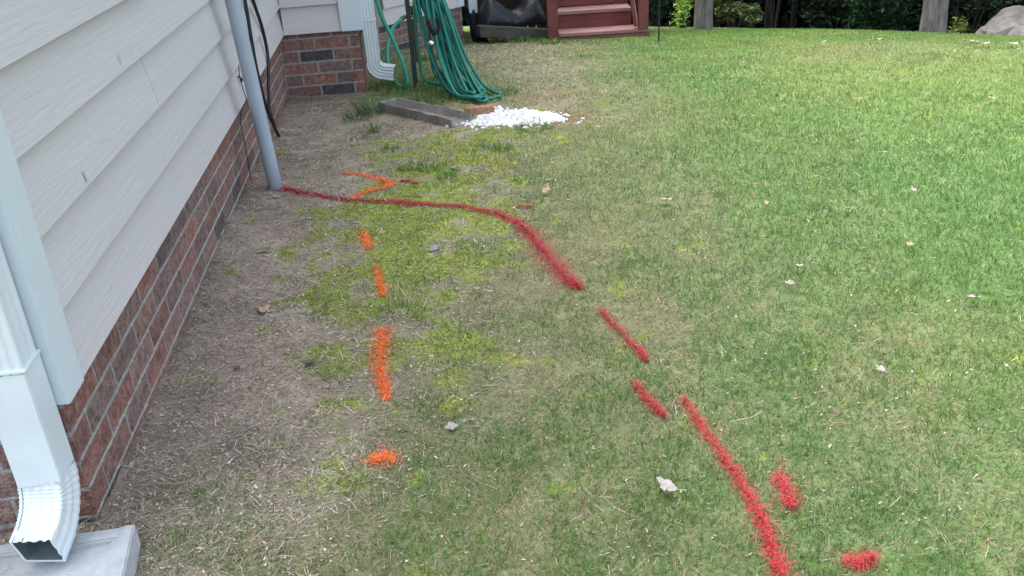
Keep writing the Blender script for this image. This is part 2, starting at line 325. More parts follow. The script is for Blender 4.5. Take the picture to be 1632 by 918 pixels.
# ------------------------------------------------------------------ paint strokes
PAINT = [  # name, colour, label, list of (u, v, width px)
 ('red_paint_line', 'r', 'longest red paint line on the ground, curving from the grey conduit out into the grass', [(446, 301, 15), (480, 308, 13), (520, 316, 11), (570, 321, 12), (615, 322, 15), (650, 326, 17), (690, 328, 14), (740, 332, 15), (790, 343, 19), (825, 357, 22), (845, 378, 28), (865, 403, 36), (885, 428, 38), (905, 450, 30), (922, 462, 16)]),
 ('red_paint_line', 'r', 'faint thin red paint dash on the lawn, the first past the end of the long curved line', [(957, 499, 9), (975, 521, 13), (1000, 546, 14), (1020, 566, 16), (1030, 580, 12)]),
 ('red_paint_line', 'r', 'short red paint dash on the lawn just left of the top of the long straight red line', [(1013, 618, 14), (1030, 640, 20), (1045, 656, 18), (1058, 668, 9)]),
 ('red_paint_line', 'R', 'long straight red paint line on the lawn running out of the bottom of the photo', [(1090, 645, 16), (1120, 688, 24), (1150, 730, 25), (1180, 775, 28), (1203, 815, 27), (1220, 855, 33), (1232, 890, 36), (1240, 930, 38), (1248, 980, 38)]),
 ('red_paint_spot', 'R', 'oval red paint spot on the lawn right beside the long straight red line', [(1240, 768, 22), (1250, 785, 34), (1256, 805, 32), (1260, 815, 20)]),
 ('red_paint_spot', 'R', 'red paint spot at the bottom edge of the photo, rightmost of the red marks', [(1350, 902, 26), (1370, 905, 40), (1390, 900, 20)]),
 ('red_paint_spot', 'r', 'tiny red paint fleck in the moss beside the orange arrow', [(640, 290, 7), (652, 291, 9), (664, 294, 6)]),
 ('red_paint_spot', 'o2', 'faint orange-red paint fleck above the bend of the long red line', [(824, 332, 5), (835, 332, 6), (846, 333, 4)]),
 ('orange_paint_arrow', 'o', 'orange paint arrow shaped like an angle bracket, touching the long red line near the conduit', [(546, 277, 6), (570, 279, 7), (590, 283, 9), (612, 290, 12), (626, 295, 12), (612, 301, 10), (590, 305, 9), (575, 310, 9), (562, 319, 9)]),
 ('orange_paint_dash', 'o', 'small orange paint dash in the moss, nearest below the red line', [(579, 372, 12), (584, 384, 17), (588, 398, 12)]),
 ('orange_paint_dash', 'o', 'narrow orange paint dash, second below the red line', [(600, 427, 8), (604, 446, 13), (608, 460, 15), (610, 473, 12)]),
 ('orange_paint_dash', 'o', 'longest and widest orange paint dash, upright beside the bare soil', [(612, 530, 28), (609, 555, 30), (606, 580, 26), (609, 605, 24), (614, 625, 18), (616, 641, 12)]),
 ('orange_paint_spot', 'o', 'orange paint spot lowest in the photo, at the edge of the grass', [(596, 738, 22), (612, 732, 34), (624, 738, 20)]),
 ('red_paint_spot', 'f', 'very faint pinkish paint haze on the lawn above the oval red spot', [(1240, 740, 8), (1246, 756, 10)]),
]
PC = {'r': (.37, .030, .038), 'R': (.44, .032, .040), 'o': (.80, .165, .035), 'o2': (.42, .085, .045), 'f': (.30, .13, .10)}
strokes = []
for nm, k, lb, pts in PAINT:
    W = []
    for (u, v, wd) in pts:
        if v > 917:
            x0, y0 = G(u, 917); x1, y1 = G(u-8, 880); t = (v-917)/37; x = x0+(x0-x1)*t; y = y0+(y0-y1)*t
        else: x, y = G(u, v)
        zf = project(np.array([x]), np.array([y]), gz(np.array([x]), np.array([y])))[2][0]
        W.append((x, y, wd*zf/F/2*(1.7 if 'arrow' in nm else 1.25 if k in ('o', 'r') else 1.1)))
    D = []                                                         # densify
    for a, b in zip(W[:-1], W[1:]):
        for t in np.linspace(0, 1, 6)[:-1]: D.append([a[i]*(1-t)+b[i]*t for i in range(3)])
    D.append(W[-1]); strokes.append(np.array(D))
def stroke_hit(x, y, i, pad=0.):
    """distance inside a stroke, 1 at its spine, 0 at its edge"""
    P = strokes[i]; r = np.full(len(x), -9.)
    for (px, py, pr) in P: r = np.maximum(r, 1-np.hypot(x-px, y-py)/(pr+pad))
    return r

# ------------------------------------------------------------------ grass, litter, moss
HOUSE = [(0.0, 0.0), (0, 3.975), (.47, 3.975), (.47, 7.4), (1.33, 8.3)]
def outside(x, y):
    wall = np.where(y < -.0, -9, np.where(y < 3.975, 0.0, np.where(y < 7.4, .47, np.where(y < 8.3, .47+(y-7.4)*.955, 1.33))))
    deck = (y > 7.95+0*x) & (x > 2.15) & (x < 3.25)
    return (x > wall+.008) & ~deck & ~((y > 8.6) & (x < 3.3))
block_c = Vector((.80, 3.22, 0)); block_d = Vector((.40, -.50, 0)).normalized()
def off_blocks(x, y):
    a = ~((x > -.23) & (x < .13) & (y > -.78) & (y < -.1))
    dx = x-block_c.x; dy = y-block_c.y; s = dx*block_d.x+dy*block_d.y; t = -dx*block_d.y+dy*block_d.x
    return a & ~((abs(s) < .34) & (abs(t) < .115))
def gravel_k(x, y):
    gx, gy = G(815, 190); dx = x-gx; dy = y-gy
    e = Vector((G(905, 196)[0]-G(745, 190)[0], G(905, 196)[1]-G(745, 190)[1])); L_ = e.length/2; e.normalize()
    s = dx*e.x+dy*e.y; t = -dx*e.y+dy*e.x
    return 1-np.hypot(s/(L_*1.12), t/(.185-.04*s/L_))-.25*(fbm(x, y, .08, 77)-.5)
def sample(n, power, smin=.95, smax=18.6, seed=1):
    rng = np.random.default_rng(seed)
    sg = np.linspace(smin, smax, 4000); pdf = sg*(2/sg)**power; cdf = np.cumsum(pdf); cdf /= cdf[-1]
    s = np.interp(rng.random(n), cdf, sg); a = rng.uniform(math.radians(-34), math.radians(64), n)
    x = CAM[0]+s*np.sin(a); y = CAM[1]+s*np.cos(a)
    z = gz(x, y); u, v, zf = project(x, y, z)
    k = (u > -120) & (u < 2700) & (v < 1250) & outside(x, y) & off_blocks(x, y)
    return x[k], y[k], z[k], s[k], rng
def blades(name, x, y, z, h, w, lean, az, col, m, rng, parent=None, lift=0.):
    n = len(x); ca, sa = np.cos(az), np.sin(az)
    pa = rng.uniform(0, 2*np.pi, n); px, py = np.cos(pa), np.sin(pa)          # width direction
    up1 = h*.55*np.cos(lean*.6); o1 = h*.55*np.sin(lean*.6)
    up2 = up1+h*.45*np.cos(np.minimum(lean*1.5, 1.75)); o2 = o1+h*.45*np.sin(np.minimum(lean*1.5, 1.75))
    V = np.zeros((n, 5, 3)); b = np.stack([x, y, z+lift-.002], 1); hw = (w/2)[:, None]
    P = np.stack([px, py, np.zeros(n)], 1)*hw; A = np.stack([ca, sa, np.zeros(n)], 1)
    V[:, 0] = b-P; V[:, 1] = b+P
    m1 = b+A*o1[:, None]; m1[:, 2] += up1; V[:, 2] = m1+P*.85; V[:, 3] = m1-P*.85
    V[:, 4] = b+A*o2[:, None]; V[:, 4, 2] += up2
    i = (np.arange(n)*5)[:, None]
    fl = (i+np.array([[0, 1, 2, 3, 3, 2, 4]])).ravel()
    ls = ((np.arange(n)*7)[:, None]+np.array([[0, 4]])).ravel()
    C = np.repeat(col[:, None, :], 5, 1).reshape(-1, 3)
    return numesh(name, V.reshape(-1, 3), fl, ls, C, m, parent)
def flat_bits(name, x, y, z, L_, w, az, tilt, col, m, parent=None):
    n = len(x); A = np.stack([np.cos(az)*np.cos(tilt), np.sin(az)*np.cos(tilt), np.sin(tilt)], 1)*(L_/2)[:, None]
    B = np.stack([-np.sin(az), np.cos(az), RNG.uniform(-.5, .5, n)], 1)*(w/2)[:, None]
    c = np.stack([x, y, z+.003+np.abs(A[:, 2])], 1)
    V = np.stack([c-A-B, c+A-B*.6, c+A+B*.6, c-A+B], 1).reshape(-1, 3)
    return numesh(name, V, np.arange(4*n), np.arange(n)*4, np.repeat(col, 4, 0), m, parent)

NB = 780000
x, y, z, s, rng = sample(NB, 1.35, seed=2)
cv = cover(x, y); D, Gn, Ms, Wm = cv.T
cl = fbm(x, y, .10, 91, 4); cl2 = fbm(x, y, .45, 92, 3)
dens = np.clip(D*(.55+.9*cl), 0, 1); dens = np.where(D < .5, dens*np.clip((fbm(x, y, .09, 93)-.36)*5, .05, 1.6), dens)
keep = (rng.random(len(x)) < dens) & (gravel_k(x, y) < .12+.15*rng.random(len(x)))
x, y, z, s, D, Gn, Wm, cl, cl2 = [a[keep] for a in (x, y, z, s, D, Gn, Wm, cl, cl2)]
n = len(x)
cl3 = fbm(x, y, .22, 95, 3)
gp = np.clip(Gn+((cl-.5)*1.1+(cl3-.5)*1.1)*(1-abs(Gn*2-1)*.55)+(cl2-.5)*.6, 0, 1)
isg = rng.random(n) < gp**.9
far = np.clip((s-4)/8, 0, 1)
w_ = .0020*(s/1.6)**.56*rng.uniform(.7, 1.3, n); w_ = np.where(isg, w_, w_*.74)
h_ = (.024+.009*Gn)*rng.uniform(.5, 1.35, n)*(1-.35*far); h_ = np.where(D < .5, h_*1.05, h_)
lean = np.where(isg, rng.uniform(.4, 1.45, n), rng.uniform(.9, 1.75, n))
az = rng.uniform(0, 2*np.pi, n)+.0
col = np.where(isg[:, None], green(np.clip(Wm+.25*(cl2-.5), 0, 1), n, rng), straw(n, rng))
col = np.where((isg & (Gn > .7))[:, None], col*1.05, col)
mean_ = green(Wm, n, np.random.default_rng(1))*0+(np.array([[.102, .208, .066]])*(1-Wm[:, None])+np.array([[.155, .275, .060]])*Wm[:, None])*Gn[:, None]+np.array([[.38, .31, .21]])*(1-Gn[:, None])
mean_ = mean_*(1-.5*(cl3-.5))[:, None]; mean_[:, 0] *= 1-.7*(cl2-.5)
kf = np.clip((s-2.0)/5, 0, .9)[:, None]; col = col*(1-kf)+mean_*kf*(.8+.4*cl[:, None])
col = col*(.78+.44*fbm(x, y, .16, 97, 3))[:, None]
hit = np.full(n, -1)
for i in range(len(strokes)):
    q = stroke_hit(x, y, i, .015); pk = (q*1.5 > rng.random(n)) & (q > 0) & (rng.random(n) < .9) & (s < 6)
    if PAINT[i][1] == 'f': pk &= rng.random(n) < .3
    hit = np.where(pk, i, hit)
fr = hit < 0
fg = blades('grass', x[fr], y[fr], z[fr], h_[fr], w_[fr], lean[fr], az[fr], col[fr], M_blade, rng)
tag(fg, 'short mown lawn grass, thin and brownish near the house, green farther out', 'grass', kind='stuff')
painted = [(x[hit == i], y[hit == i], z[hit == i], h_[hit == i], w_[hit == i]*.9, lean[hit == i], az[hit == i], col[hit == i]) for i in range(len(strokes))]

for i, (nm, k, lb, pts) in enumerate(PAINT):
    P = strokes[i]; rng = np.random.default_rng(100+i)
    A = sum(2*p[2]*math.dist(P[j][:2], P[j-1][:2]) for j, p in enumerate(P) if j)+P[:, 2].max()**2*3
    m_ = int(A*150000)+150
    j = rng.integers(0, len(P), m_); a = rng.uniform(0, 2*np.pi, m_); rr = P[j, 2]*np.abs(rng.normal(0, .64, m_))
    fx_ = P[j, 0]+rr*np.cos(a); fy_ = P[j, 1]+rr*np.sin(a)
    if k == 'f': fx_, fy_ = fx_[:m_//4], fy_[:m_//4]; m_ = len(fx_)
    dd = np.hypot(fx_-CAM[0], fy_-CAM[1])
    c = np.array(PC[k])
    # paint lying on soil, moss and thatch: flecks
    xs, ys = [fx_], [fy_]
    Lf = rng.uniform(.002, .008, m_); wf = rng.uniform(.0007, .0019, m_)*np.maximum(1, dd/2.2)
    up_ = rng.uniform(0, .018, m_)*np.clip(cover(fx_, fy_)[:, 0]*1.3-.2, 0, 1)
    A_ = rng.uniform(0, 2*np.pi, m_); cc = c[None]*rng.uniform(.6, 1.3, (m_, 1))
    root = flat_bits(nm, fx_, fy_, gz(fx_, fy_)+.001+up_, Lf, wf, A_, rng.uniform(0, .5, m_), cc, M_paint)
    tag(root, lb, 'paint mark', 'utility marking paint strokes on the grass', 'stuff')
    X, Y, Z, H, Wd, Ln, Az, C0 = painted[i]
    if len(X): 
        q = np.clip(stroke_hit(X, Y, i), 0, 1)
        cb = c[None]*rng.uniform(.55, 1.3, (len(X), 1))
        cov_ = np.clip(.25+1.1*q+rng.uniform(-.25, .35, len(X)), .15, 1)[:, None]; cb = cb*cov_+C0*(1-cov_)+np.array([.02, .015, .012])[None]*rng.random((len(X), 1))
        blades('painted_grass', X, Y, Z, H, Wd, Ln, Az, cb, M_paint, rng, root)['kind'] = 'stuff'

# a few straws blown on to the near splash block
rng = np.random.default_rng(31); m_ = 46
lb_ = flat_bits('dry_litter', rng.uniform(-.17, .08, m_), rng.uniform(-.60, -.16, m_), np.full(m_, -.040), rng.uniform(.006, .035, m_), rng.uniform(.0007, .002, m_), rng.uniform(0, 6.28, m_), rng.uniform(0, .15, m_), np.array([[.25, .2, .15]])*rng.uniform(.5, 1.5, (m_, 1)), M_litter)
tag(lb_, 'loose straws and crumbs on the pale splash block', 'litter', kind='stuff')
# straw, needles and bark crumbs on the bare soil
x, y, z, s, rng = sample(600000, 1.7, smax=9.5, seed=5)
cv = cover(x, y); bare = np.clip(1.05-cv[:, 0]*1.15, .06, 1)*(1-.45*np.clip(cv[:, 2]*1.3, 0, 1))*np.clip(.25+1.5*fbm(x, y, .14, 71, 4), .2, 1)
k = (rng.random(len(x)) < bare) & (gravel_k(x, y) < .1); x, y, z, s = x[k], y[k], z[k], s[k]; n = len(x)
pale = rng.random((n, 1)); col = np.where(pale < .52, np.array([[.37, .305, .24]]), np.where(pale < .80, np.array([[.185, .145, .11]]), np.array([[.52, .455, .375]])))*rng.uniform(.6, 1.25, (n, 1))
Ln = .004+.036*rng.random(n)**1.5; wd = rng.uniform(.0005, .0015, n)*np.maximum(1, s/1.9)
cr2 = rng.random(n) < .30; wd = np.where(cr2, rng.uniform(.002, .0055, n), wd); Ln = np.where(cr2, wd*rng.uniform(1, 2.2, n), Ln)      # bark crumbs and grit
lt = flat_bits('dry_litter', x, y, z, Ln, wd, rng.uniform(0, 2*np.pi, n), rng.uniform(-.1, .45, n), col, M_litter)
tag(lt, 'dry straw, pine needles and bark crumbs covering the bare soil beside the brick wall', 'litter', kind='stuff')

# moss cushions: very short dense bristle
x, y, z, s, rng = sample(600000, 1.5, smax=6.5, seed=6)
Ms = cover(x, y)[:, 2]; mn = Ms-.04-1.5*(fbm(x, y, .09, 31, 5)-.33)
k = mn*2.2 > rng.random(len(x)); x, y, z, s, mn = x[k], y[k], z[k], s[k], mn[k]; n = len(x)
tone = fbm(x, y, .08, 44, 4)[:, None]
col = (np.array([[.20, .30, .045]])*(tone)+np.array([[.46, .52, .14]])*(1-tone))*rng.uniform(.6, 1.3, (n, 1))
ms = blades('moss', x, y, z, rng.uniform(.005, .012, n), .0034*np.maximum(1, s/2.2)*rng.uniform(.7, 1.4, n), rng.uniform(0, 1.2, n), rng.uniform(0, 6.28, n), col, M_blade, rng)
tag(ms, 'low yellow-green moss patches around the orange paint marks', 'moss', kind='stuff')

# taller uneven grass by the hose and the timber edge
# ------------------------------------------------------------------ house
house = thing('house', 'house with grey lap siding over a low red brick base', 'house', (0, 0, -.1))
E_ = .157; C_ = .070; SB = 3.5*C_; TOP = 3.0; SB2 = -.33
def prism(mb, foot, z0, z1):
    n = len(foot); mb.add([(a, b, z0) for a, b in foot]+[(a, b, z1) for a, b in foot],
        [tuple(range(n))[::-1], tuple(range(n, 2*n))]+[(i, (i+1) % n, n+(i+1) % n, n+i) for i in range(n)])
i_ = .0016
mb = MB(); prism(mb, [(-5, i_), (-i_, i_), (-i_, 3.975+i_), (.47-i_, 3.975+i_), (.47-i_, 7.4), (1.33-i_*1.4, 8.3), (1.33-i_*1.4, 12), (-5, 12)], -2.6, TOP)
mb.build('wall', M_mortar, house)
# bricks
variants = []
BL, BH, BD = .196, .0630, .06
for k in range(7):
    bm = bmesh.new(); bmesh.ops.create_cube(bm, size=1)
    bmesh.ops.scale(bm, vec=(BL, BD, BH), verts=bm.verts)
    ed = [e for e in bm.edges if abs((e.verts[0].co-e.verts[1].co).x) > BL*.5]
    bmesh.ops.subdivide_edges(bm, edges=ed, cuts=2, use_grid_fill=True)
    bmesh.ops.bevel(bm, geom=[e for e in bm.edges if e.is_valid and len(e.link_faces) == 2 and e.calc_face_angle() > .5], offset=.004, segments=1, affect='EDGES')
    for v in bm.verts:
        v.co += Vector((random.uniform(-.0016, .0016), random.uniform(-.0007, .0007), random.uniform(-.0016, .0016)))
    me = bpy.data.meshes.new('brick'); bm.to_mesh(me); bm.free(); me.materials.append(M_brick); variants.append(me)
half_mesh = {}
def brick(cx, cy, cz, ang, length=BL, parent=house):
    me = random.choice(variants)
    o = bpy.data.objects.new('brick', me); COL.objects.link(o)
    o.parent = parent; o.location = Vector((cx, cy, cz))-house.location; o.rotation_euler = (random.uniform(-.006, .006), random.uniform(-.006, .006), ang+random.uniform(-.003, .003))
    o.scale = (length/BL, 1, 1)
    return o
def course_run(p0, p1, nrm, k0, k1, zoff=0., lim=None):
    """bricks in running bond from p0 to p1, their faces looking along nrm"""
    p0 = Vector((*p0, 0)); p1 = Vector((*p1, 0)); d = (p1-p0); L_ = d.length; d.normalize(); n_ = Vector((*nrm, 0)); ang = math.atan2(d.y, d.x)
    for k in range(k0, k1+1):
        t = 0.0; first = True
        while t < L_-.03:
            ln = BL
            if first and k % 2: ln = .0945
            first = False
            if t+ln > L_-.005: ln = L_-t
            if lim and t > lim: break
            if ln > .02:
                c = p0+d*(t+ln/2)-n_*(BD/2-random.uniform(-.0006, .0008))
                brick(c.x, c.y, zoff+(k+.5)*C_, ang, ln)
            t += ln+.0072
course_run((0, .0), (0, 3.975), (1, 0), -2, 3)
course_run((-.062, 0), (-.75, 0), (0, -1), -2, 3)
course_run((0+.004, 3.975), (.41, 3.975), (0, -1), -3, 3)
course_run((.47, 3.975), (.47, 7.4), (1, 0), -6, 3, lim=1.0)
course_run((.47, 7.4), (1.33, 8.3), (.723, -.69), -6, -1, zoff=SB2-.0)
def beads(p0, p1, nrm, k0, k1):
    mb = MB(); p0 = Vector((*p0, 0)); p1 = Vector((*p1, 0)); n_ = Vector((*nrm, 0)); L_ = (p1-p0).length; d = (p1-p0).normalized(); R = random.Random(k0*7+int(L_*10))
    for k in range(k0, k1+1):
        t = 0; rs = []; w_ = .0048
        while t < L_:
            w_ = min(.0044, max(.0010, w_+R.uniform(-.0018, .0018))); o = R.uniform(-.0012, .0024); zz = k*C_+R.uniform(-.0013, .0013)
            c = p0+d*t; rs.append([c-n_*.004+Vector((0, 0, zz+w_)), c+n_*o+Vector((0, 0, zz+w_*.45)), c+n_*o*.8+Vector((0, 0, zz-w_*.6)), c-n_*.004+Vector((0, 0, zz-w_))]); t += R.uniform(.010, .020)
        if len(rs) > 1: mb.loft(rs)
    o = mb.build('mortar_joint', M_bead, house); o['kind'] = 'stuff'
M_bead = mat('mortar_bead', (.37, .36, .35), .95, .25, 60, .8, 180, .1)
beads((.0, .01), (.0, 3.975), (1, 0), -1, 3)
beads((-.75, 0), (-.0, 0), (0, -1), -1, 3)
# lap siding
def siding_run(p0, p1, nrm, z0, joints={}, top=TOP, lim=99):
    p0 = Vector((*p0, 0)); p1 = Vector((*p1, 0)); n_ = Vector((*nrm, 0)); d = (p1-p0); L_ = d.length; d.normalize()
    k = 0; z = z0
    while z < top-.02 and k < lim:
        cuts = [0]+joints.get(k, [])+[L_]
        for a, b in zip(cuts[:-1], cuts[1:]):
            g = .0012; A = p0+d*(a+(g if a else 0)); B = p0+d*(b-(g if b < L_ else 0)); zt = min(z+E_+.03, top)
            mb = MB(); r = []
            wob = [random.uniform(-.0006, .0006) for _ in range(4)]
            for q, wv in ((A, wob[0]), (B, wob[1])):
                r.append([q+n_*.037+Vector((0, 0, z+wv)), q+n_*.0085+Vector((0, 0, zt)), q+n_*.0015+Vector((0, 0, zt)), q+n_*.021+Vector((0, 0, z+wv))])
            mb.loft(r); mb.build('siding_board', M_siding if abs(nrm[0]) > .9 else M_siding_cross, house)
        z += E_; k += 1
siding_run((0, .046), (0, 3.975), (1, 0), SB, {1: [2.07], 2: [1.01], 4: [2.6], 5: [1.4], 7: [.9, 2.9], 9: [2.0]})
siding_run((.037, 3.975), (.37, 3.975), (0, -1), SB)
siding_run((-3, 0), (-.09, 0), (0, -1), SB)
siding_run((.47, 4.09), (.47, 7.4), (1, 0), SB)
siding_run((.47+.07*.69, 7.4+.07*.723), (1.33-.1*.69, 8.3-.1*.723), (.723, -.69), SB2)
mb = MB(); mb.box((.04, 4.2, -.7), (.478, 7.39, SB+.001)); 
# corner trims
mb = MB(); mb.box((.001, -.046, SB-.004), (.041, .046, TOP)); mb.build('corner_trim', M_trim, house, bevel=.003)
mb = MB(); mb.box((-.095, -.050, SB-.004), (-.001, -.024, TOP)); mb.build('corner_trim', M_trim, house, bevel=.003)
mb = MB(); mb.box((.372, 3.975-.044, SB-.004), (.502, 3.975-.0015, TOP)); mb.build('corner_trim', M_trim, house, bevel=.003)
mb = MB(); mb.box((.4715, 3.9765, SB-.004), (.502, 4.088, TOP)); mb.build('corner_trim', M_trim, house, bevel=.003)
T2 = Matrix.Translation((1.33, 8.3, 0)) @ Matrix.Rotation(math.atan2(.9, .86), 4, 'Z')
mb = MB(); mb.box((-.095, -.035, SB2-.004), (.01, -.002, TOP), T2); mb.build('corner_trim', M_trim, house, bevel=.003)
# roof with a small eave
foot = [(-5.3, -.35), (.35, -.35), (.35, 3.62), (.82, 3.62), (.82, 7.25), (1.7, 8.15), (1.7, 12.3), (-5.3, 12.3)]
mb = MB(); prism(mb, foot, TOP, TOP+.16); mb.add([(-5.3, -.35, TOP+.161), (.35, -.35, TOP+.161), (.35, 12.3, TOP+.161), (-5.3, 12.3, TOP+.161), (-2.5, 2.5, TOP+1.3), (-2.5, 9.5, TOP+1.3)], [(0, 1, 4), (1, 2, 5, 4), (2, 3, 5), (3, 0, 4, 5)])
mb.build('roof', M_roof, house)
# small stains on the boards
M_stain = mat('stain', (.40, .385, .375), .8, .15, 40, .1)
for (ya, za, h2, w2) in ((.80, .735, .028, .005), (.355, .57, .022, .010)):
    mb = MB(); mb.add([(.0375, ya, za), (.0375, ya+w2, za-.002), (.0335, ya+w2+.001, za+h2), (.0335, ya+.001, za+h2)], [(0, 1, 2, 3)]); 
    mb.build('stain', M_stain, house)

# ------------------------------------------------------------------ downspouts
def rect_ring(c, ux, uy, a, b, rib=.0025, nr=4):
    """ribbed rectangular section; a, b half sizes; ribs on the -uy face"""
    pts = []
    for i in range(nr*4+1):
        t = -1+2*i/(nr*4); o = rib if (i % 4 in (1, 2)) and 0 < i < nr*4 else 0
        pts.append(c+ux*(a*t*.94)-uy*(b-o))
    pts += [c+ux*a-uy*(b*.94)]
    for i in range(5):
        t = -1+2*(i+.5)/5*1.0; pts.append(c+ux*(a-(rib*.8 if i % 2 else 0))+uy*(b*.9*t))
    pts += [c+ux*a*.94+uy*b, c-ux*a*.94+uy*b, c-ux*a-(-uy)*b*.9, c-ux*a-uy*b*.94]
    return pts
def downspout(label, cx, cy, ztop, zelb, face, out_dir, ln, elrad, hx, hy, drop=.8, ang_end=72, boot=False):
    """face: direction the ribbed side looks; out_dir: where the elbow throws the water"""
    t = thing('downspout', label, 'downspout', (cx, cy, zelb))
    uy = -Vector((*face, 0)); ux = Vector((-uy.y*-1, uy.x*-1, 0)); ux = Vector((uy.y, -uy.x, 0))
    c = Vector((cx, cy, 0))
    rings = [rect_ring(c+Vector((0, 0, zz)), ux, uy, hx, hy) for zz in (zelb-.0, zelb+.5, ztop)]
    mb = MB(); mb.loft(rings); mb.build('pipe', M_spout, t)
    if boot: return t
    od = Vector((*out_dir, 0)); same = abs(od.dot(uy)) > .5
    mb = MB(); rs = []
    N = 22; A = math.radians(ang_end)
    half = hy if same else hx
    piv = c+od*(half+elrad)+Vector((0, 0, zelb))
    side = Vector((0, 0, 1)).cross(od)
    for i in range(N+1):
        a = A*i/N; cr_ = .0010*(1 if (i % 2 and 1 < i < N-1) else 0)
        # section centre rotates about the pivot
        v0 = -od*(half+elrad)*1.0
        cen = piv+(-od*math.cos(a)-Vector((0, 0, 1))*math.sin(a))*(half+elrad)
        rad = (-od*math.cos(a)-Vector((0, 0, 1))*math.sin(a))
        if same: R = rect_ring(cen, side*(1 if od.dot(uy) < 0 else -1), rad, hx*1.04+cr_, hy*1.04+cr_)
        else: R = rect_ring(cen, rad, side, hx*1.04+cr_, hy*1.04+cr_)
        rs.append(R)
    d_end = od*math.sin(A)-Vector((0, 0, 1))*math.cos(A)
    last = rs[-1]; nn = len(last)
    for q in (.3, 1.0): rs.append([p_+d_end*ln*q+Vector((random.uniform(-.001, .001),)*3) for p_ in last])
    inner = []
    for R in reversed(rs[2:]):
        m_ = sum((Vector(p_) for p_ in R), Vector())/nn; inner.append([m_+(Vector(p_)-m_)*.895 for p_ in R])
    mb.loft(rs, caps=False); mb.loft([rs[-1], inner[0]], caps=False); mb.build('elbow', M_spout, t, smooth=False)
    mb = MB(); mb.loft(inner, caps=False); mb.build('elbow_inner_shade', M_outlet_shade, t)  # inner face of the elbow, coloured dark in place of shade
    return t
ds = downspout('large pale blue-white downspout at the near house corner, over the pale splash block', -.024, -.092, TOP+.0, .120, (0, -1), (-.12, -.993), .030, .070, .0405, .0375, ang_end=72)
mb = MB(); mb.box((-.068, -.1335, .368), (.021, -.050, .375)); mb.build('strap', M_spout, ds, bevel=.0015)
mb = MB(); mb.box((-.0665, -.1315, .116), (.0175, -.052, .3675)); mb.build('pipe_joint', M_spout, ds, bevel=.002)
mb = MB(); mb.tube([(-.04, -.1345, .40), (-.04, -.1285, .40)], .004, 8); mb.build('screw', M_chrome, ds)
ds2 = downspout('white downspout at the brick return corner, its elbow above the weathered splash trough', .535, 4.03, TOP, .03, (0, -1), (1, -.12), .07, .02, .040, .040, ang_end=80)
mb = MB(); mb.box((.492, 3.985, .28), (.578, 4.075, .286)); mb.build('strap', M_spout, ds2)
bx, by = 1.45, 8.36
ds3 = downspout('narrow white downspout running into a black plastic boot beside the deck', bx, by, TOP, -.42, (.1, -1), (0, -1), .05, .02, .045, .04, boot=True)
mb = MB(); rr = []
for (zz, hw, off) in ((-.38, .05, 0), (-.45, .056, 0), (-.5, .052, 0.0), (-.62, .075, .03), (-.74, .085, .06)):
    c0 = Vector((bx+off, by-off*.4, zz)); rr.append([c0+Vector((hw*math.cos(a), hw*.8*math.sin(a), 0)) for a in np.linspace(0, 2*np.pi, 13)[:-1]])
mb.loft(rr); mb.build('boot', M_boot, ds3, smooth=True)

# near splash block: shallow tray with raised rims
def tray(name, label, cat, loc, rz, L_, w0, w1, h, m, rim=.03, floor=.02, hs=None, tilt=0., jit=.002):
    bm = bmesh.new(); nl = 10
    rings = []
    for i in range(nl+1):
        t = i/nl; w_ = w0*(1-t)+w1*t; yy = -t*L_
        hh = h
        prof = [(-w_, 0), (-w_, hh), (-w_+rim*.7, hh), (-w_+rim*1.4, floor), (0, floor-.004), (w_-rim*1.4, floor), (w_-rim*.7, hh), (w_, hh), (w_, 0)]
        rings.append([Vector((a+random.uniform(-jit, jit)*.6, yy, b+random.uniform(-jit, jit)-tilt*t)) for a, b in prof])
    mb = MB(); mb.loft(rings)
    bk = MB(); o = thing(name, label, cat, loc, rz)
    b = mb.build('basin', m, o, bevel=.003, world=False)
    bk.box((-w0+.002, -.035, .001), (w0-.002, -.001, h-.002), jit=jit); bk.build('back_rim', m, o, bevel=.004, world=False)
    return o
sb_ = tray('splash_block', 'smooth pale concrete splash block under the big downspout at the bottom left', 'splash block', (-.035, -.102, -.085), math.radians(2), .62, .150, .19, .058, M_concrete, rim=.035, floor=.042)
a_ = math.atan2(.50, .40)
sb2 = tray('splash_block', 'weathered dark grey splash trough lying between the brick corner and the white gravel', 'splash block', (.605, 3.40, -.118), math.atan2(-.50, .40)+math.pi/2, .62, .062, .075, .066, M_block, rim=.016, floor=.026, tilt=-.0, jit=.004)

# ------------------------------------------------------------------ conduit and wires
cond = thing('conduit', 'thick grey plastic conduit against the wall, its foot at the start of the red line', 'conduit', (.135, 2.16, -.12))
mb = MB(); mb.tube([(.138, 2.16, -.16), (.128, 2.16, .05), (.100, 2.16, .70), (.062, 2.16, 1.6), (.058, 2.16, 2.6)], .030, 20); mb.build('pipe', M_conduit, cond, smooth=True)
mb = MB(); mb.tube([(.064, 2.16, 1.50), (.060, 2.16, 1.60)], .035, 20); mb.build('coupling', M_conduit, cond, smooth=True)
def cable(name, label, pts, r, n=8, m=M_rubber):
    mb = MB(); mb.tube(spline(pts, 6), r, n); o = mb.build(name, m, None, smooth=True); return tag(o, label, 'cable')
cable('cable', 'straight black cable running down the wall just behind the grey conduit', [(.045, 2.76, 1.6), (.045, 2.77, .66), (.045, 2.755, .45), (.045, 2.75, .306), (.045, 2.80, .145), (.045, 2.885, .041), (.05, 2.96, -.05), (.06, 2.995, -.11)], .0085)
cable('cable', 'black cable bowing outward in a loop to the right of the straight one', [(.045, 2.60, 1.6), (.045, 2.80, .85), (.045, 2.995, .581), (.045, 3.125, .426), (.045, 3.15, .281), (.045, 3.0, .156), (.045, 2.91, .06), (.05, 2.94, -.02)], .0085)
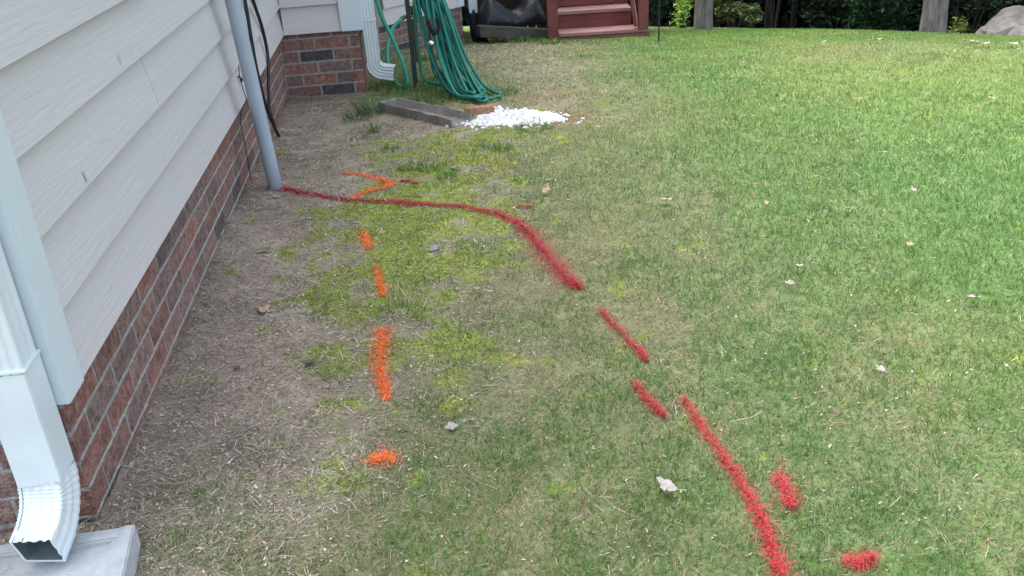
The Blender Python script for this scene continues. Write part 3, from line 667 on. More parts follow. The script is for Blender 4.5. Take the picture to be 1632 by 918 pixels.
wr = thing('thin_wire', 'hair-thin black wire with a clip on the siding, left of the grey conduit', 'wire', (.02, 1.9, 0))
mb = MB(); mb.tube(spline([(.03, 2.35, 1.4), (.03, 2.40, .67), (.03, 2.46, .50), (.03, 2.41, .40), (.03, 2.385, .34), (.038, 2.375, .285), (.042, 2.36, .25), (.010, 2.33, .19), (.012, 2.31, .06), (.012, 2.29, -.1)], 5), .0022, 6); mb.build('strand', M_rubber, wr, smooth=True)
mb = MB(); mb.tube([(.026, 2.375, .355), (.04, 2.372, .34), (.034, 2.387, .33)], .005, 6); mb.build('clip', M_rubber, wr)

# ------------------------------------------------------------------ garden hose on its stake
hx, hy = .775, 3.96
st = thing('hose_stake', 'dark green metal stake with a hanger arm holding the coiled hose', 'hose hanger', (hx, hy, -.1))
mb = MB(); mb.box((hx-.014, hy-.006, -.2), (hx+.014, hy+.006, .86)); mb.build('post', M_post, st, bevel=.002)
mb = MB(); mb.tube(spline([(hx, hy-.0065, .52), (hx+.05, hy-.05, .49), (hx+.12, hy-.10, .485), (hx+.19, hy-.14, .50), (hx+.21, hy-.155, .56)], 6), .008, 8); mb.build('hanger_arm', M_post, st, smooth=True)
hose = thing('garden_hose', 'coiled dark green garden hose draped from its stake down to the white gravel', 'garden hose', (.95, 3.7, -.1))
pts = []
ntl = 13; rh = random.Random(3)
for i in range(ntl):
    f_ = i/(ntl-1); jx = lambda a: rh.uniform(-a, a)
    top = Vector((hx+.035+.15*f_, hy-.05-.09*f_, .46+rh.uniform(-.03, .03)))
    bu, bv = 724+rh.uniform(0, 1)**.7*68, 0; bv = 148+(bu-722)*.30+jx(7)
    gx_, gy_ = G(bu, bv); lw = .018+.045*rh.random()
    base = Vector((gx_, gy_, float(gz(gx_, gy_))+.012+.012*rh.randrange(4)))
    dv = Vector((base.x-top.x, base.y-top.y, 0)); sd_ = Vector((-dv.y, dv.x, 0)).normalized(); fwd = dv.normalized()
    gq_ = .10+.16*rh.random(); gp_ = Vector((base.x-fwd.x*gq_, base.y-fwd.y*gq_, base.z+.012))
    lz = [top, top.lerp(gp_, .25)+Vector((0, 0, .00))-sd_*lw*.5+fwd*-.02, top.lerp(gp_, .6)-sd_*lw*1.1-Vector((0, 0, .06))-fwd*.02, gp_-sd_*lw*1.4,
          base-sd_*lw*.6, base+fwd*.012, base+sd_*lw*.7, gp_+sd_*lw*1.3+Vector((0, 0, .012)), top.lerp(gp_, .6)+sd_*lw*.9-Vector((0, 0, .05)), top.lerp(gp_, .25)+sd_*lw*.35]
    lz = [q_+Vector((rh.uniform(-.009, .009), rh.uniform(-.009, .009), rh.uniform(-.004, .010))) for q_ in lz]; pts += lz
pts.append(Vector((hx+.12, hy-.1, .50)))
mb = MB(); mb.tube(spline(pts, 7), .0093, 8); mb.build('hose', M_hose, hose, smooth=True)
nz = thing('hose_nozzle', 'black and chrome hose nozzle and coupling hanging on the coiled green hose', 'nozzle', (1.0, 3.8, .2))
nb = Vector((.885, 3.62, .255))
mb = MB(); mb.tube([nb+Vector((.0, 0, .07)), nb+Vector((.015, 0, .02)), nb+Vector((.03, -.005, -.02))], [.02, .017, .02], 10); mb.build('body', M_rubber, nz, smooth=True)
mb = MB(); mb.tube([nb+Vector((.04, 0, .07)), nb+Vector((.05, 0, .0))], .007, 8); mb.tube([nb+Vector((.055, 0, .075)), nb+Vector((.06, 0, .01))], .006, 8); mb.build('handle', M_rubber, nz)
mb = MB(); mb.tube([nb+Vector((.005, -.02, -.045)), nb+Vector((.0, -.03, -.06)), nb+Vector((-.003, -.035, -.07))], [.014, .02, .016], 12); mb.build('coupling', M_chrome, nz, smooth=True)
h2 = thing('leader_hose', 'single bright green hose looping down from behind the white downspout to the tap', 'garden hose', (.6, 4.2, -.1))
mb = MB(); mb.tube(spline([(.545, 4.35, .62), (.60, 4.25, .30), (.665, 4.10, .14), (.715, 3.98, .0), (.725, 3.92, -.09), (.69, 3.95, -.118), (.64, 4.05, -.10), (.615, 4.2, -.02), (.62, 4.4, .05), (.66, 4.75, .10), (.72, 5.05, .105)], 8), .0125, 10); mb.build('hose', M_hose2, h2, smooth=True)
mb = MB(); mb.tube([(.72, 5.05, .105), (.745, 5.16, .10)], .016, 10); mb.build('coupling', M_brass, h2, smooth=True)
tp = thing('tap', 'small brass tap with a splitter in front of the far brick, behind the hose stake', 'tap', (.80, 5.2, .1))
mb = MB(); mb.tube([(.745, 5.17, .10), (.85, 5.20, .095)], .012, 8); mb.tube([(.80, 5.19, .10), (.80, 5.18, .16)], .010, 8); mb.tube([(.85, 5.19, .13), (.86, 5.19, .06)], .013, 8); mb.build('body', M_brass, tp)
mb = MB(); mb.tube([(.775, 5.18, .165), (.83, 5.18, .165)], .009, 8); mb.build('handle', M_brass, tp)
mb = MB(); mb.tube([(.80, 5.19, .08), (.80, 5.19, -.23)], .009, 8); mb.build('riser_pipe', M_brass, tp)
cable('cable', 'black supply hose sagging behind the coiled green hose', [(.86, 5.15, .10), (.86, 4.7, .05), (.90, 4.3, -.02), (.95, 4.1, -.10), (.98, 4.0, -.13)], .009)
hx2, hy2 = G(728, 60)
mb = MB(); pp = [G(704, 78), G(715, 72), G(727, 62), G(738, 53)]; mb.tube(spline([(a, b, float(gz(a, b))+.02) for a, b in pp], 6), .016, 8)
tag(mb.build('garden_hose', M_hose, smooth=True), 'short bit of green hose lying along the far brick corner', 'garden hose')
# loose brick
bx_, by_ = G(764, 183)
mb = MB(); mb.box((-.075, -.035, 0), (.075, .035, .05), jit=.008)
M_lb = mat('old_brick', (.33, .19, .12), .95, .3, 40, 1., 90, .1)
lb = mb.build('loose_brick', M_lb, None, bevel=.006); lb.location = (bx_, by_, float(gz(bx_, by_))-.008); lb.rotation_euler = (0, .05, .12)
tag(lb, 'worn orange-brown broken brick lying between the grey trough and the white gravel', 'brick')

# ------------------------------------------------------------------ white gravel
rng = np.random.default_rng(11); gx0, gy0 = G(815, 190)
cx_ = gx0+rng.uniform(-.75, .75, 16000); cy_ = gy0+rng.uniform(-.5, .5, 16000); gk = np.where(off_blocks(cx_, cy_), gravel_k(cx_, cy_), -1)
k = (gk > .04+.12*rng.random(len(cx_))) | ((gk > -.25) & (rng.random(len(cx_)) < .06)); cx_, cy_ = cx_[k][:5200], cy_[k][:5200]
mb = MB(); ico = [(0, 0, 1), (.89, 0, .45), (.28, .85, .45), (-.72, .53, .45), (-.72, -.53, .45), (.28, -.85, .45), (.72, .53, -.45), (-.28, .85, -.45), (-.89, 0, -.45), (-.28, -.85, -.45), (.72, -.53, -.45), (0, 0, -1)]
fs = [(0, 1, 2), (0, 2, 3), (0, 3, 4), (0, 4, 5), (0, 5, 1), (1, 6, 2), (2, 7, 3), (3, 8, 4), (4, 9, 5), (5, 10, 1), (1, 10, 6), (2, 6, 7), (3, 7, 8), (4, 8, 9), (5, 9, 10)]
zz_ = gz(cx_, cy_)
for a, b, c in zip(cx_, cy_, zz_):
    r_ = random.uniform(.004, .015); sx, sy, sz = random.uniform(.7, 1.3), random.uniform(.7, 1.3), random.uniform(.5, .9); th = random.uniform(0, 6.28); ct, sn = math.cos(th), math.sin(th)
    vv = [(p_[0]*sx*r_*random.uniform(.8, 1.2), p_[1]*sy*r_*random.uniform(.8, 1.2), p_[2]*sz*r_) for p_ in ico]
    mb.add([(a+p_[0]*ct-p_[1]*sn, b+p_[0]*sn+p_[1]*ct, c+.001+p_[2]+random.uniform(0, .004)) for p_ in vv], fs)
tag(mb.build('gravel', M_stone), 'patch of bright white stone chips at the outlet of the grey splash trough', 'gravel', kind='stuff')

# ------------------------------------------------------------------ deck stairs, deck
stairs = thing('deck_stairs', 'red-brown wooden deck stairs with posts, beyond the end of the house', 'stairs', (2.7, 7.9, -.7))
SX = Vector((.995, -.098, 0)); SY = Vector((.098, .995, 0)); S0 = Vector((2.19, 7.88, 0))
def SM(): 
    return Matrix(((SX.x, SY.x, 0, S0.x), (SX.y, SY.y, 0, S0.y), (0, 0, 1, 0), (0, 0, 0, 1)))
TM = SM(); STW = .99
zt = [-.655, -.475, -.285, -.095, .095, .285]
for i, zz in enumerate(zt):
    y0 = i*.255
    mb = MB(); x0 = .10; x1 = STW+(.0 if i == 0 else -.11)
    mb.box((x0+.002, y0-.02, zz), (x1, y0+.125, zz+.032), TM); mb.build('tread', M_tread, stairs, bevel=.003)
    mb = MB(); mb.box((x0+.002, y0+.131, zz), (x1, y0+.272, zz+.032), TM); mb.build('tread', M_tread, stairs, bevel=.003)
    if i: 
        mb = MB(); mb.box((x0+.003, y0+.012, zz-.150), (STW-.105, y0+.034, zz-.004), TM); mb.build('riser', M_red, stairs, bevel=.002)
for sx_ in (.045, STW-.08):
    mb = MB(); mb.hexa([TM @ Vector(p_) for p_ in [(sx_, .02, -.80), (sx_+.04, .02, -.80), (sx_+.04, .30, -.85), (sx_, .30, -.85), (sx_, .035, -.62), (sx_+.04, .035, -.62), (sx_+.04, 1.75, .62), (sx_, 1.75, .62)]])
    mb2 = MB(); mb2.loft([[TM @ Vector((sx_+dx, yy, zz)) for dx, yy, zz in ((dx, -.0, -.85), (dx, .30, -.85), (dx, 1.65, .26), (dx, 1.65, .50), (dx, 1.45, .30), (dx, .04, -.70))] for dx in (0, .04)])
    mb2.build('stringer', M_red, stairs, bevel=.002)
mb = MB(); mb.box((-.015, -.045, -.85), (.095, .055, .55), TM); mb.build('post', M_red, stairs, bevel=.004)
mb = MB(); mb.box((STW-.065, -.035, -.63), (STW+.035, .060, .55), TM); mb.build('post', M_red, stairs, bevel=.004)
mb = MB(); mb.box((-.0, -.03, -.86), (STW+.05, .055, -.662), TM); mb.build('base_board', M_red, stairs, bevel=.003)
for sx_ in (STW-.135,):     # slanting hand-rail brace seen beside the right post
    mb = MB(); mb.hexa([TM @ Vector(p_) for p_ in [(sx_+.03, .0, -.60), (sx_+.055, .0, -.60), (sx_+.055, .07, -.60), (sx_+.03, .07, -.60), (sx_-.03, .0, -.20), (sx_+.005, .0, -.20), (sx_+.005, .07, -.20), (sx_-.03, .07, -.20)]]); mb.build('brace', M_red, stairs)
deck = thing('deck', 'dark underside of the raised wooden deck left of the red stairs', 'deck', (2, 9.5, -.7))
for i in range(24):
    mb = MB(); mb.box((-.95, 1.55+i*.145, .38), (1.05, 1.55+i*.145+.138, .41), TM); mb.build('deck_board', M_tread, deck)
mb = MB(); mb.box((-.95, 1.50, .17), (1.05, 1.545, .40), TM); mb.build('rim_joist', M_red, deck)
for k, xx in enumerate((.45, 1.0)):
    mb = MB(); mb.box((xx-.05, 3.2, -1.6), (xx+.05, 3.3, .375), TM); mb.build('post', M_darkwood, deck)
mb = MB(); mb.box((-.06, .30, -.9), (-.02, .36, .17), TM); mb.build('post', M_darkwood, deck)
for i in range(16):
    mb = MB(); mb.box((-1.0+i*.13, 4.9, -2.2), (-1.0+i*.13+.122, 4.93, .38), TM); mb.build('dark_backdrop_board', M_darkwood, deck)  # added dark boards, a backdrop standing in for shade under the deck
mb = MB(); mb.box((-.10, .5, -1.2), (-.06, 4.9, .37), TM)
# timber sleeper and plastic-wrapped bundle
def at_d(u, v, zf):
    d = _f*F+_r*(u-816)-_u*(v-459); return Vector(CAM+d*(zf/F))
A3 = at_d(766, 52, 9.3); B3 = at_d(884, 60, 9.6); dd_ = (B3-A3); Ls = dd_.length+.0; rz_ = math.atan2(dd_.y, dd_.x)
TB = Matrix.Translation((A3.x, A3.y, 0)) @ Matrix.Rotation(rz_, 4, 'Z')
mb = MB(); mb.hexa([TB @ Vector(p_) for p_ in [(0, .02, A3.z-.05), (Ls, .02, B3.z-.05), (Ls, .14, B3.z-.05), (0, .14, A3.z-.05), (0, .02, A3.z+.06), (Ls, .02, B3.z+.075), (Ls, .14, B3.z+.075), (0, .14, A3.z+.06)]])
tag(mb.build('sleeper', M_timber, None, bevel=.006), 'weathered grey timber lying along the edge of the dark space under the deck', 'timber')
bu = thing('wrapped_bundle', 'heap under wrinkled black plastic sheet, left of the red stairs', 'bundle', (1.9, 8.4, -.7))
mb = MB(); rr = []
for i in range(25):
    t = i/24; xx = .10+t*(Ls-.12); hgt = .30*(.75+.25*math.sin(t*9))*(min(1, t*7+.35))*(min(1, (1-t)*9+.2)); ring = []
    for j in range(14):
        a = math.pi*j/13; ring.append(TB @ Vector((xx+random.uniform(-.008, .008), .31-.16*math.cos(a)+random.uniform(-.008, .008), A3.z-.02+hgt*max(0.0, math.sin(a))**.7*(1+.06*random.uniform(-1, 1)))))
    rr.append(ring)
mb.loft(rr); mb.build('sheet', M_tarp, bu, smooth=True)
mb = MB(); mb.box((.25, .45, A3.z+.27), (1.12, .55, A3.z+.295), TB); mb.box((.30, .60, A3.z+.30), (1.1, .72, A3.z+.325), TB); mb.build('plank', M_timber, bu)
mb = MB(); mb.add([TB @ Vector(p_) for p_ in ((.55, .9, A3.z+.38), (1.02, .9, A3.z+.46), (1.02, 1.5, A3.z+.40), (.55, 1.5, A3.z+.36))], [(0, 1, 2, 3)]); 
mb2 = MB(); mb2.box((.58, .80, A3.z+.30), (1.05, 1.7, A3.z+.34), TB); pb = mb2.build('lit_patch_board', M_concrete, None, bevel=.003)  # added board, its pale colour standing in for a lit patch beyond
tag(pb, 'added pale board on the heap under the deck, standing in for a lit patch', 'board')
tgx = thing('hanging_tag', 'white plastic tag hanging on a thin green cord in the dark space under the deck', 'tag', (1.6, 8.2, -.3))
def at_d(u, v, zf):
    d = _f*F+_r*(u-816)-_u*(v-459); return Vector(CAM+d*(zf/F))
c0 = [at_d(780, -14, 9.6), at_d(787, 4, 9.6), at_d(791, 13, 9.6), at_d(796, 23, 9.6)]
mb = MB(); mb.tube(c0, .006, 6); mb.build('cord', M_hose, tgx)
c1 = at_d(796, 31, 9.6); mb = MB(); mb.box((-.018, -.004, -.055), (.018, .004, .055), Matrix.Translation(c1)); mb.build('label_plate', M_white, tgx, bevel=.003)
c2 = at_d(789, 9, 9.6); mb = MB(); mb.tube([c2+Vector((-.012, 0, .028)), c2+Vector((.014, 0, -.024))], .012, 6); mb.build('clip', M_white, tgx)
# thin stake
sx_, sy_ = G(1050, 68); szz = float(gz(sx_, sy_))
mb = MB(); mb.tube([(sx_, sy_, szz-.1), (sx_, sy_, szz+.2), (sx_, sy_, szz+1.3)], .007, 6)
tag(mb.build('garden_stake', M_rubber), 'thin black metal rod standing in the lawn right of the red stairs', 'stake')

# ------------------------------------------------------------------ leaves on the ground
M_dry = mat('dead_leaf', (.36, .30, .27), .8, .3, 60, .4, None, .2)
M_tan = mat('tan_leaf', (.38, .26, .18), .8, .25, 60, .4, None, .2)
M_grey = mat('grey_leaf', (.30, .28, .31), .8, .25, 60, .4, None, .2)
M_brown = mat('brown_leaf', (.13, .10, .085), .85, .3, 60, .4, None, .2)
M_pale = mat('bleached_leaf', (.33, .29, .26), .75, .2, 60, .4, None, .2)
LOBE = [(0, 0), (.10, .06), (.16, .24), (.30, .20), (.26, .36), (.36, .50), (.52, .40), (.50, .60), (.66, .62), (.78, .46), (.80, .26), (1.0, .22)]
def oak_leaf(u, v, px, m, label, rot=None, curl=.35, seed=0, lift=.012, group='fallen leaves'):
    R = random.Random(seed*13+5); gx_, gy_ = G(u, v); zf = project(np.array([gx_]), np.array([gy_]), gz(np.array([gx_]), np.array([gy_])))[2][0]
    L_ = px*zf/F*.95; pts = [(0, 0)]
    k = len(LOBE); up = [(a*L_, b*L_*.55*R.uniform(.75, 1.25)) for a, b in LOBE]; dn = [(a*L_, -b*L_*.55*R.uniform(.75, 1.25)) for a, b in LOBE]
    tipv = (1.12*L_, .04*L_)
    def bend(a, b):
        x_ = a-L_*.5; return (x_, b, curl*(x_*x_)/L_*1.1+curl*1.5*(b*b)/L_+.05*L_*math.sin(b/L_*9+seed))
    mb = MB(); V = []; Fc = []
    for i in range(k):
        V += [bend(*up[i]), bend(up[i][0], 0), bend(*dn[i])]
    for i in range(k-1): Fc += [(3*i, 3*i+1, 3*i+4, 3*i+3), (3*i+1, 3*i+2, 3*i+5, 3*i+4)]
    V.append(bend(*tipv)); Fc += [(3*k-3, 3*k-2, 3*k), (3*k-2, 3*k-1, 3*k)]
    n0 = len(V); s_ = .02*L_
    for q in (0, 1): V += [bend(-.0*L_-q*.35*L_, s_), bend(-.0*L_-q*.35*L_, -s_)]
    Fc.append((n0, n0+1, n0+3, n0+2)); mb.add(V, Fc)
    o = mb.build('fallen_leaf', m, None, smooth=False)
    sm = o.modifiers.new('thickness', 'SOLIDIFY'); sm.thickness = .0006
    o.location = (gx_, gy_, float(gz(gx_, gy_))+lift); o.rotation_euler = (R.uniform(-.35, .35), R.uniform(-.35, .35), R.uniform(0, 6.28) if rot is None else rot)
    return tag(o, label, 'leaf', group)
LV = [(427, 498, 38, M_tan, 'curled tan oak leaf lying on the bare soil beside the brick wall', 2.9, .2, .006),
 (419, 404, 22, M_grey, 'lilac-grey crumpled leaf on the bare soil, nearer the conduit than the tan one', None, .5, .006),
 (1065, 797, 38, M_pale, 'large whitish curled leaf on the lawn, left of the long straight red line', 2.4, .45, .03),
 (1269, 438, 20, M_pale, 'pale leaf on the lawn, the upper of a close pair in mid lawn', None, .6, .03),
 (1259, 466, 16, M_pale, 'pale upright leaf on the lawn, the lower of a close pair in mid lawn', None, .7, .03),
 (1547, 491, 24, M_pale, 'pale grey leaf on the lawn near the right edge of the photo', 0, .5, .03),
 (1059, 329, 22, M_dry, 'curled brown and white leaf on the lawn straight up from the long red line', .2, .6, .025),
 (870, 312, 20, M_tan, 'tan leaf standing in thin grass above the bend of the curved red line', .9, .6, .02),
 (1147, 311, 17, M_tan, 'small tan leaf on the lawn between the curled brown leaf and a tiny dark one', 2.8, .5, .025),
 (1212, 306, 12, M_brown, 'tiny dark leaf on the lawn, the upper one of two', None, .6, .025),
 (1221, 334, 12, M_tan, 'tiny tan leaf on the lawn just below the tiny dark one', None, .4, .025),
 (1023, 268, 14, M_pale, 'small bleached leaf on thin grass right of the gravel, far from other leaves', 1.9, .5, .025),
 (1402, 607, 20, M_pale, 'small whitish leaf on the pale patch of the right lawn', None, .5, .03),
 (1217, 581, 16, M_pale, 'small whitish leaf on the lawn right of the faint red dash', None, .5, .03),
 (691, 400, 24, M_grey, 'grey crumpled leaf on the moss, right of the orange dashes', .1, .5, .008),
 (724, 272, 20, M_dry, 'pale grey leaf in the moss above the red line', None, .4, .01),
 (669, 315, 14, M_pale, 'small pale leaf touching the top edge of the red line', None, .5, .008),
 (722, 689, 24, M_pale, 'crumpled whitish leaf in thin grass right of the lowest orange spot', None, .5, .012),
 (492, 583, 26, M_brown, 'dark curled leaf at the edge of the soil, left of the longest orange dash', .5, .6, .01),
 (1118, 98, 12, M_dry, 'dark and white curled leaf on the far lawn, left one of a pair', .1, .6, .03),
 (1131, 99, 10, M_tan, 'pale tan leaf on the far lawn, right one of a pair', .1, .6, .03),
 (1187, 109, 12, M_brown, 'small brown leaf on the far lawn right of the close pair', .1, .5, .03),
 (1426, 127, 18, M_tan, 'flat tan leaf on the far lawn above the middle of the right half', .1, .3, .03),
 (1477, 160, 12, M_grey, 'small grey leaf on the far lawn below the flat tan leaf', .1, .4, .03),
 (1577, 166, 16, M_tan, 'tan leaf on the far lawn at the right, below the boulders', .4, .4, .03),
 (1447, 404, 13, M_tan, 'small reddish tan leaf on the green right lawn', None, .4, .03),
 (1455, 315, 13, M_pale, 'small pale leaf on the green right lawn, higher than the reddish one', None, .4, .03),
 (1398, 69, 13, M_grey, 'grey curled leaf on the farthest lawn, left one of two near the big trunk', .2, .6, .03),
 (1407, 71, 12, M_dry, 'brown-grey curled leaf on the farthest lawn, right one of two near the big trunk', .2, .6, .03),
 (1536, 72, 14, M_dry, 'grey leaf on the farthest lawn, left one of three in a row before the boulders', .1, .5, .03),
 (1549, 74, 16, M_dry, 'grey leaf on the farthest lawn, middle one of three in a row before the boulders', .1, .5, .03),
 (1570, 77, 12, M_dry, 'grey leaf on the farthest lawn, right one of three in a row before the boulders', .1, .5, .03),
 (1610, 77, 22, M_dry, 'long grey leaf on the farthest lawn just below the boulders', .1, .4, .03),
 (1312, 73, 12, M_pale, 'faint pale leaf on the farthest lawn between the two large trunks', .1, .3, .03),
 (548, 310, 10, M_pale, 'small pale leaf scrap beside the foot of the orange arrow', None, .3, .006),
 (440, 316, 14, M_grey, 'grey leaf scrap on the soil just below the foot of the conduit', None, .4, .006),
 (378, 590, 15, M_brown, 'small brown leaf scrap on the bare soil, midway along the brick wall', None, .4, .006),
 (212, 747, 14, M_pale, 'pale leaf scrap against the foot of the brick wall near the big downspout', 1.2, .3, .006)]
for i, (u, v, px, m, lbl, rot, curl, lift) in enumerate(LV):
    g_ = G(u, v); print('leafdist', u, v, round(math.hypot(g_[0]-CAM[0], g_[1]-CAM[1]), 1)) if math.hypot(g_[0]-CAM[0], g_[1]-CAM[1]) > 9 else None
    oak_leaf(u, v, px, m, lbl, rot, curl, i, lift)

# twigs
for i, (u0, v0, u1, v1, r_, lbl) in enumerate(((1162, 692, 1212, 676, .0022, 'pale forked grass stalk on the lawn right of the short red dash'), (1355, 566, 1402, 556, .0018, 'long tan straw on the lawn below the pale leaf pair'),
    (660, 600, 720, 588, .002, 'thin brown stalk in the moss right of the longest orange dash'), (700, 208, 742, 212, .004, 'thin stick on the soil below the grey trough'),
    (255, 780, 322, 768, .002, 'pale straw on the soil beside the foot of the brick wall'), (440, 270, 500, 262, .003, 'thin stick on the soil right of the conduit'), (650, 205, 690, 188, .003, 'grey twig leaning on the front of the grey trough'))):
    a = G(u0, v0); b = G(u1, v1); c = ((a[0]+b[0])/2+.01, (a[1]+b[1])/2-.012)
    mb = MB(); mb.tube(spline([(q[0], q[1], float(gz(*q))+.012+.022*(D_ := (1 if u0 > 1000 else 0))) for q in (a, c, b)], 4), r_*.55, 5)
    tag(mb.build('twig', M_dry), lbl, 'twig', 'twigs and stalks on the ground')

# ------------------------------------------------------------------ weeds
def weed(u, v, n, h, spread, label, col=(.06, .12, .035), seed=0, broad=False, w=.0022):
    gx_, gy_ = G(u, v); rng = np.random.default_rng(900+seed)
    a = rng.uniform(0, 2*np.pi, n); r = spread*np.sqrt(rng.random(n))*.8; x_ = gx_+r*np.cos(a); y_ = gy_+r*np.sin(a)
    ok = outside(x_, y_) & off_blocks(x_, y_); x_, y_, a = x_[ok], y_[ok], a[ok]; n = len(x_); dist = math.hypot(gx_-CAM[0], gy_-CAM[1])
    c = np.array([col])*2.0*rng.uniform(.6, 1.4, (n, 1)); dry = rng.random(n) < .14; c[dry] = straw(int(dry.sum()), rng)
    o = blades('weed_tuft', x_-gx_, y_-gy_, gz(x_, y_)-float(gz(gx_, gy_)), h*.82*rng.uniform(.4, 1.15, n), np.full(n, w*max(1, dist/3))*rng.uniform(.7, 1.5, n), rng.uniform(.3, 1.45, n), a+rng.uniform(-.7, .7, n), c, M_blade, rng)
    o.location = (gx_, gy_, float(gz(gx_, gy_))); return tag(o, label, 'weeds', 'tufts of weeds and taller grass')
WD = [(600, 178, 260, .13, .13, 'tall dark weeds growing at the foot of the brick corner by the white downspout', (.04, .085, .03)),
 (572, 190, 120, .08, .10, 'low weeds in the soil in front of the brick return wall', (.05, .09, .035)),
 (596, 212, 60, .09, .035, 'small upright weed in bare soil left of the grey trough', (.05, .10, .03)),
 (655, 270, 110, .06, .06, 'dark green tuft in the moss just above the orange arrow tip', (.06, .13, .03)),
 (712, 284, 120, .07, .05, 'bright green tuft in the moss right of the tiny red fleck', (.06, .15, .03)),
 (684, 272, 110, .055, .06, 'wide low tuft between two others in the moss above the red line', (.06, .12, .03)),
 (800, 240, 120, .06, .07, 'green tuft in the moss below the white gravel', (.06, .13, .035)),
 (622, 240, 60, .05, .05, 'thin weed on the soil edge above the orange arrow', (.05, .10, .03)),
 (740, 150, 150, .10, .12, 'grass growing up through the lower loops of the green hose', (.06, .12, .035)),
 (655, 140, 500, .11, .26, 'longer grass between the white downspout and the hose stake', (.055, .105, .03)),
 (690, 160, 300, .08, .18, 'grass strip behind the grey trough under the hose', (.06, .11, .035)),
 (800, 148, 260, .045, .13, 'low clover patch right of the hose loops', (.07, .13, .045)),
 (700, 96, 260, .10, .22, 'grass at the foot of the far brick wall behind the hose', (.055, .10, .03)),
 (800, 62, 420, .12, .42, 'bright long grass in front of the grey timber by the deck', (.075, .17, .03)),
 (845, 66, 300, .10, .32, 'bright long grass beside the left post of the red stairs', (.07, .15, .03)),
 (880, 70, 120, .09, .16, 'grass round the foot of the left stair post', (.06, .12, .03)),
 (850, 205, 200, .05, .12, 'grass blades growing over the near edge of the white gravel', (.06, .12, .035)),
 (360, 850, 130, .05, .12, 'sparse weedy grass in the soil right of the pale splash block', (.07, .12, .04)),
 (300, 880, 70, .045, .09, 'thin weedy grass nearest the pale splash block', (.07, .12, .04)),
 (345, 790, 60, .045, .06, 'upper clump of sparse weeds in the soil near the bottom left', (.07, .12, .04)),
 (540, 600, 50, .045, .05, 'small grass clump between the soil and the longest orange dash', (.07, .12, .04)),
 (505, 505, 60, .03, .04, 'low leafy weed at the soil edge right of the tan oak leaf', (.06, .13, .045)),
 (640, 500, 140, .05, .09, 'bushy grass clump right of the second orange dash', (.06, .11, .035)),
 (760, 400, 120, .04, .09, 'soft green clump on the moss left of the bend of the red line', (.06, .12, .045)),
 (500, 590, 26, .03, .03, 'tiny weed on bare soil left of the longest orange dash', (.06, .11, .035)),
 (225, 745, 0, 0, 0, '', ())]
for i, (u, v, n_, h, sp, lbl, c) in enumerate(WD):
    if n_: weed(u, v, n_, h, sp, lbl, c, i)

# ------------------------------------------------------------------ boulders
def beyond(u, dist):
    d = _f*F+_r*(u-816)-_u*(40-459); d = d/math.hypot(d[0], d[1]); return (CAM[0]+d[0]*dist, CAM[1]+d[1]*dist)

def boulder(u, v, rx, ry, rz, label, seed, rot=0, sink=.25, back=0., peak=1.3):
    gx_, gy_ = beyond(u, v); bm = bmesh.new(); bmesh.ops.create_icosphere(bm, subdivisions=4, radius=1); R = random.Random(seed)
    pl = [(Vector((R.uniform(-1, 1), R.uniform(-1, 1), R.uniform(-.2, 1))).normalized(), R.uniform(.55, .85)) for _ in range(16)]
    for vt in bm.verts:
        p_ = vt.co.copy()
        for n_, d_ in pl:
            q = p_.dot(n_)
            if q > d_: p_ -= n_*(q-d_)*.92
        nse = float(fbm(np.array([p_.x*1.3+p_.z]), np.array([p_.y*1.3+seed]), .5, seed)[0])-.5
        p_ *= 1+nse*.16; vt.co = Vector((p_.x*rx, p_.y*ry, p_.z*rz))
    me = bpy.data.meshes.new('boulder'); bm.to_mesh(me); bm.free()
    o = link('boulder', me, M_rock); dv = Vector((gx_-CAM[0], gy_-CAM[1], 0)).normalized()
    gx_ += dv.x*back; gy_ += dv.y*back
    o.location = (gx_, gy_, float(gz(gx_, gy_))+rz*(1-sink)-rz*.4); o.rotation_euler = (0, 0, rot)
    return tag(o, label, 'boulder', 'boulders at the edge of the lawn')
boulder(1626, 10.7, .42, .36, .235, 'largest grey boulder with a peaked top at the top right edge of the photo', 3, -.5, .1, .3)
boulder(1574, 10.0, .12, .11, .07, 'small pale boulder at the left foot of the peaked one', 5, .3, .2, 0)
boulder(1604, 9.9, .20, .13, .12, 'pale flat-topped boulder in front of the peaked one', 8, -.2, .1, 0)
boulder(1634, 9.5, .20, .16, .09, 'low boulder at the very right edge, nearest of the group', 12, .1, .2, 0)

# ------------------------------------------------------------------ trees and woods
def leaf_mesh(name, cent, size, col, m, parent=None, up=.35, seed=0, asp=.5):
    rng = np.random.default_rng(seed); n = len(cent)
    a = rng.normal(0, 1, (n, 3)); a[:, 2] *= .6; a /= np.linalg.norm(a, axis=1)[:, None]
    b = rng.normal(0, 1, (n, 3)); b -= (b*a).sum(1)[:, None]*a; b /= np.linalg.norm(b, axis=1)[:, None]
    sz = size*rng.uniform(.6, 1.3, n); A = a*sz[:, None]; B = b*(sz*asp)[:, None]
    V = np.stack([cent-A, cent-A*.1-B, cent+A, cent-A*.1+B], 1).reshape(-1, 3)
    return numesh(name, V, np.arange(4*n), np.arange(n)*4, np.repeat(col, 4, 0), m, parent)
def clumps(rng, n, c, r, k, spread=.28):
    """leaf centres gathered in k clumps within an ellipsoid"""
    d = rng.normal(0, 1, (k, 3)); d /= np.linalg.norm(d, axis=1)[:, None]; cc = np.array(c)+d*np.array(r)*rng.uniform(.35, 1., (k, 1))**.6
    j = rng.integers(0, k, n); return cc[j]+rng.normal(0, 1, (n, 3))*np.array(r)*spread, j
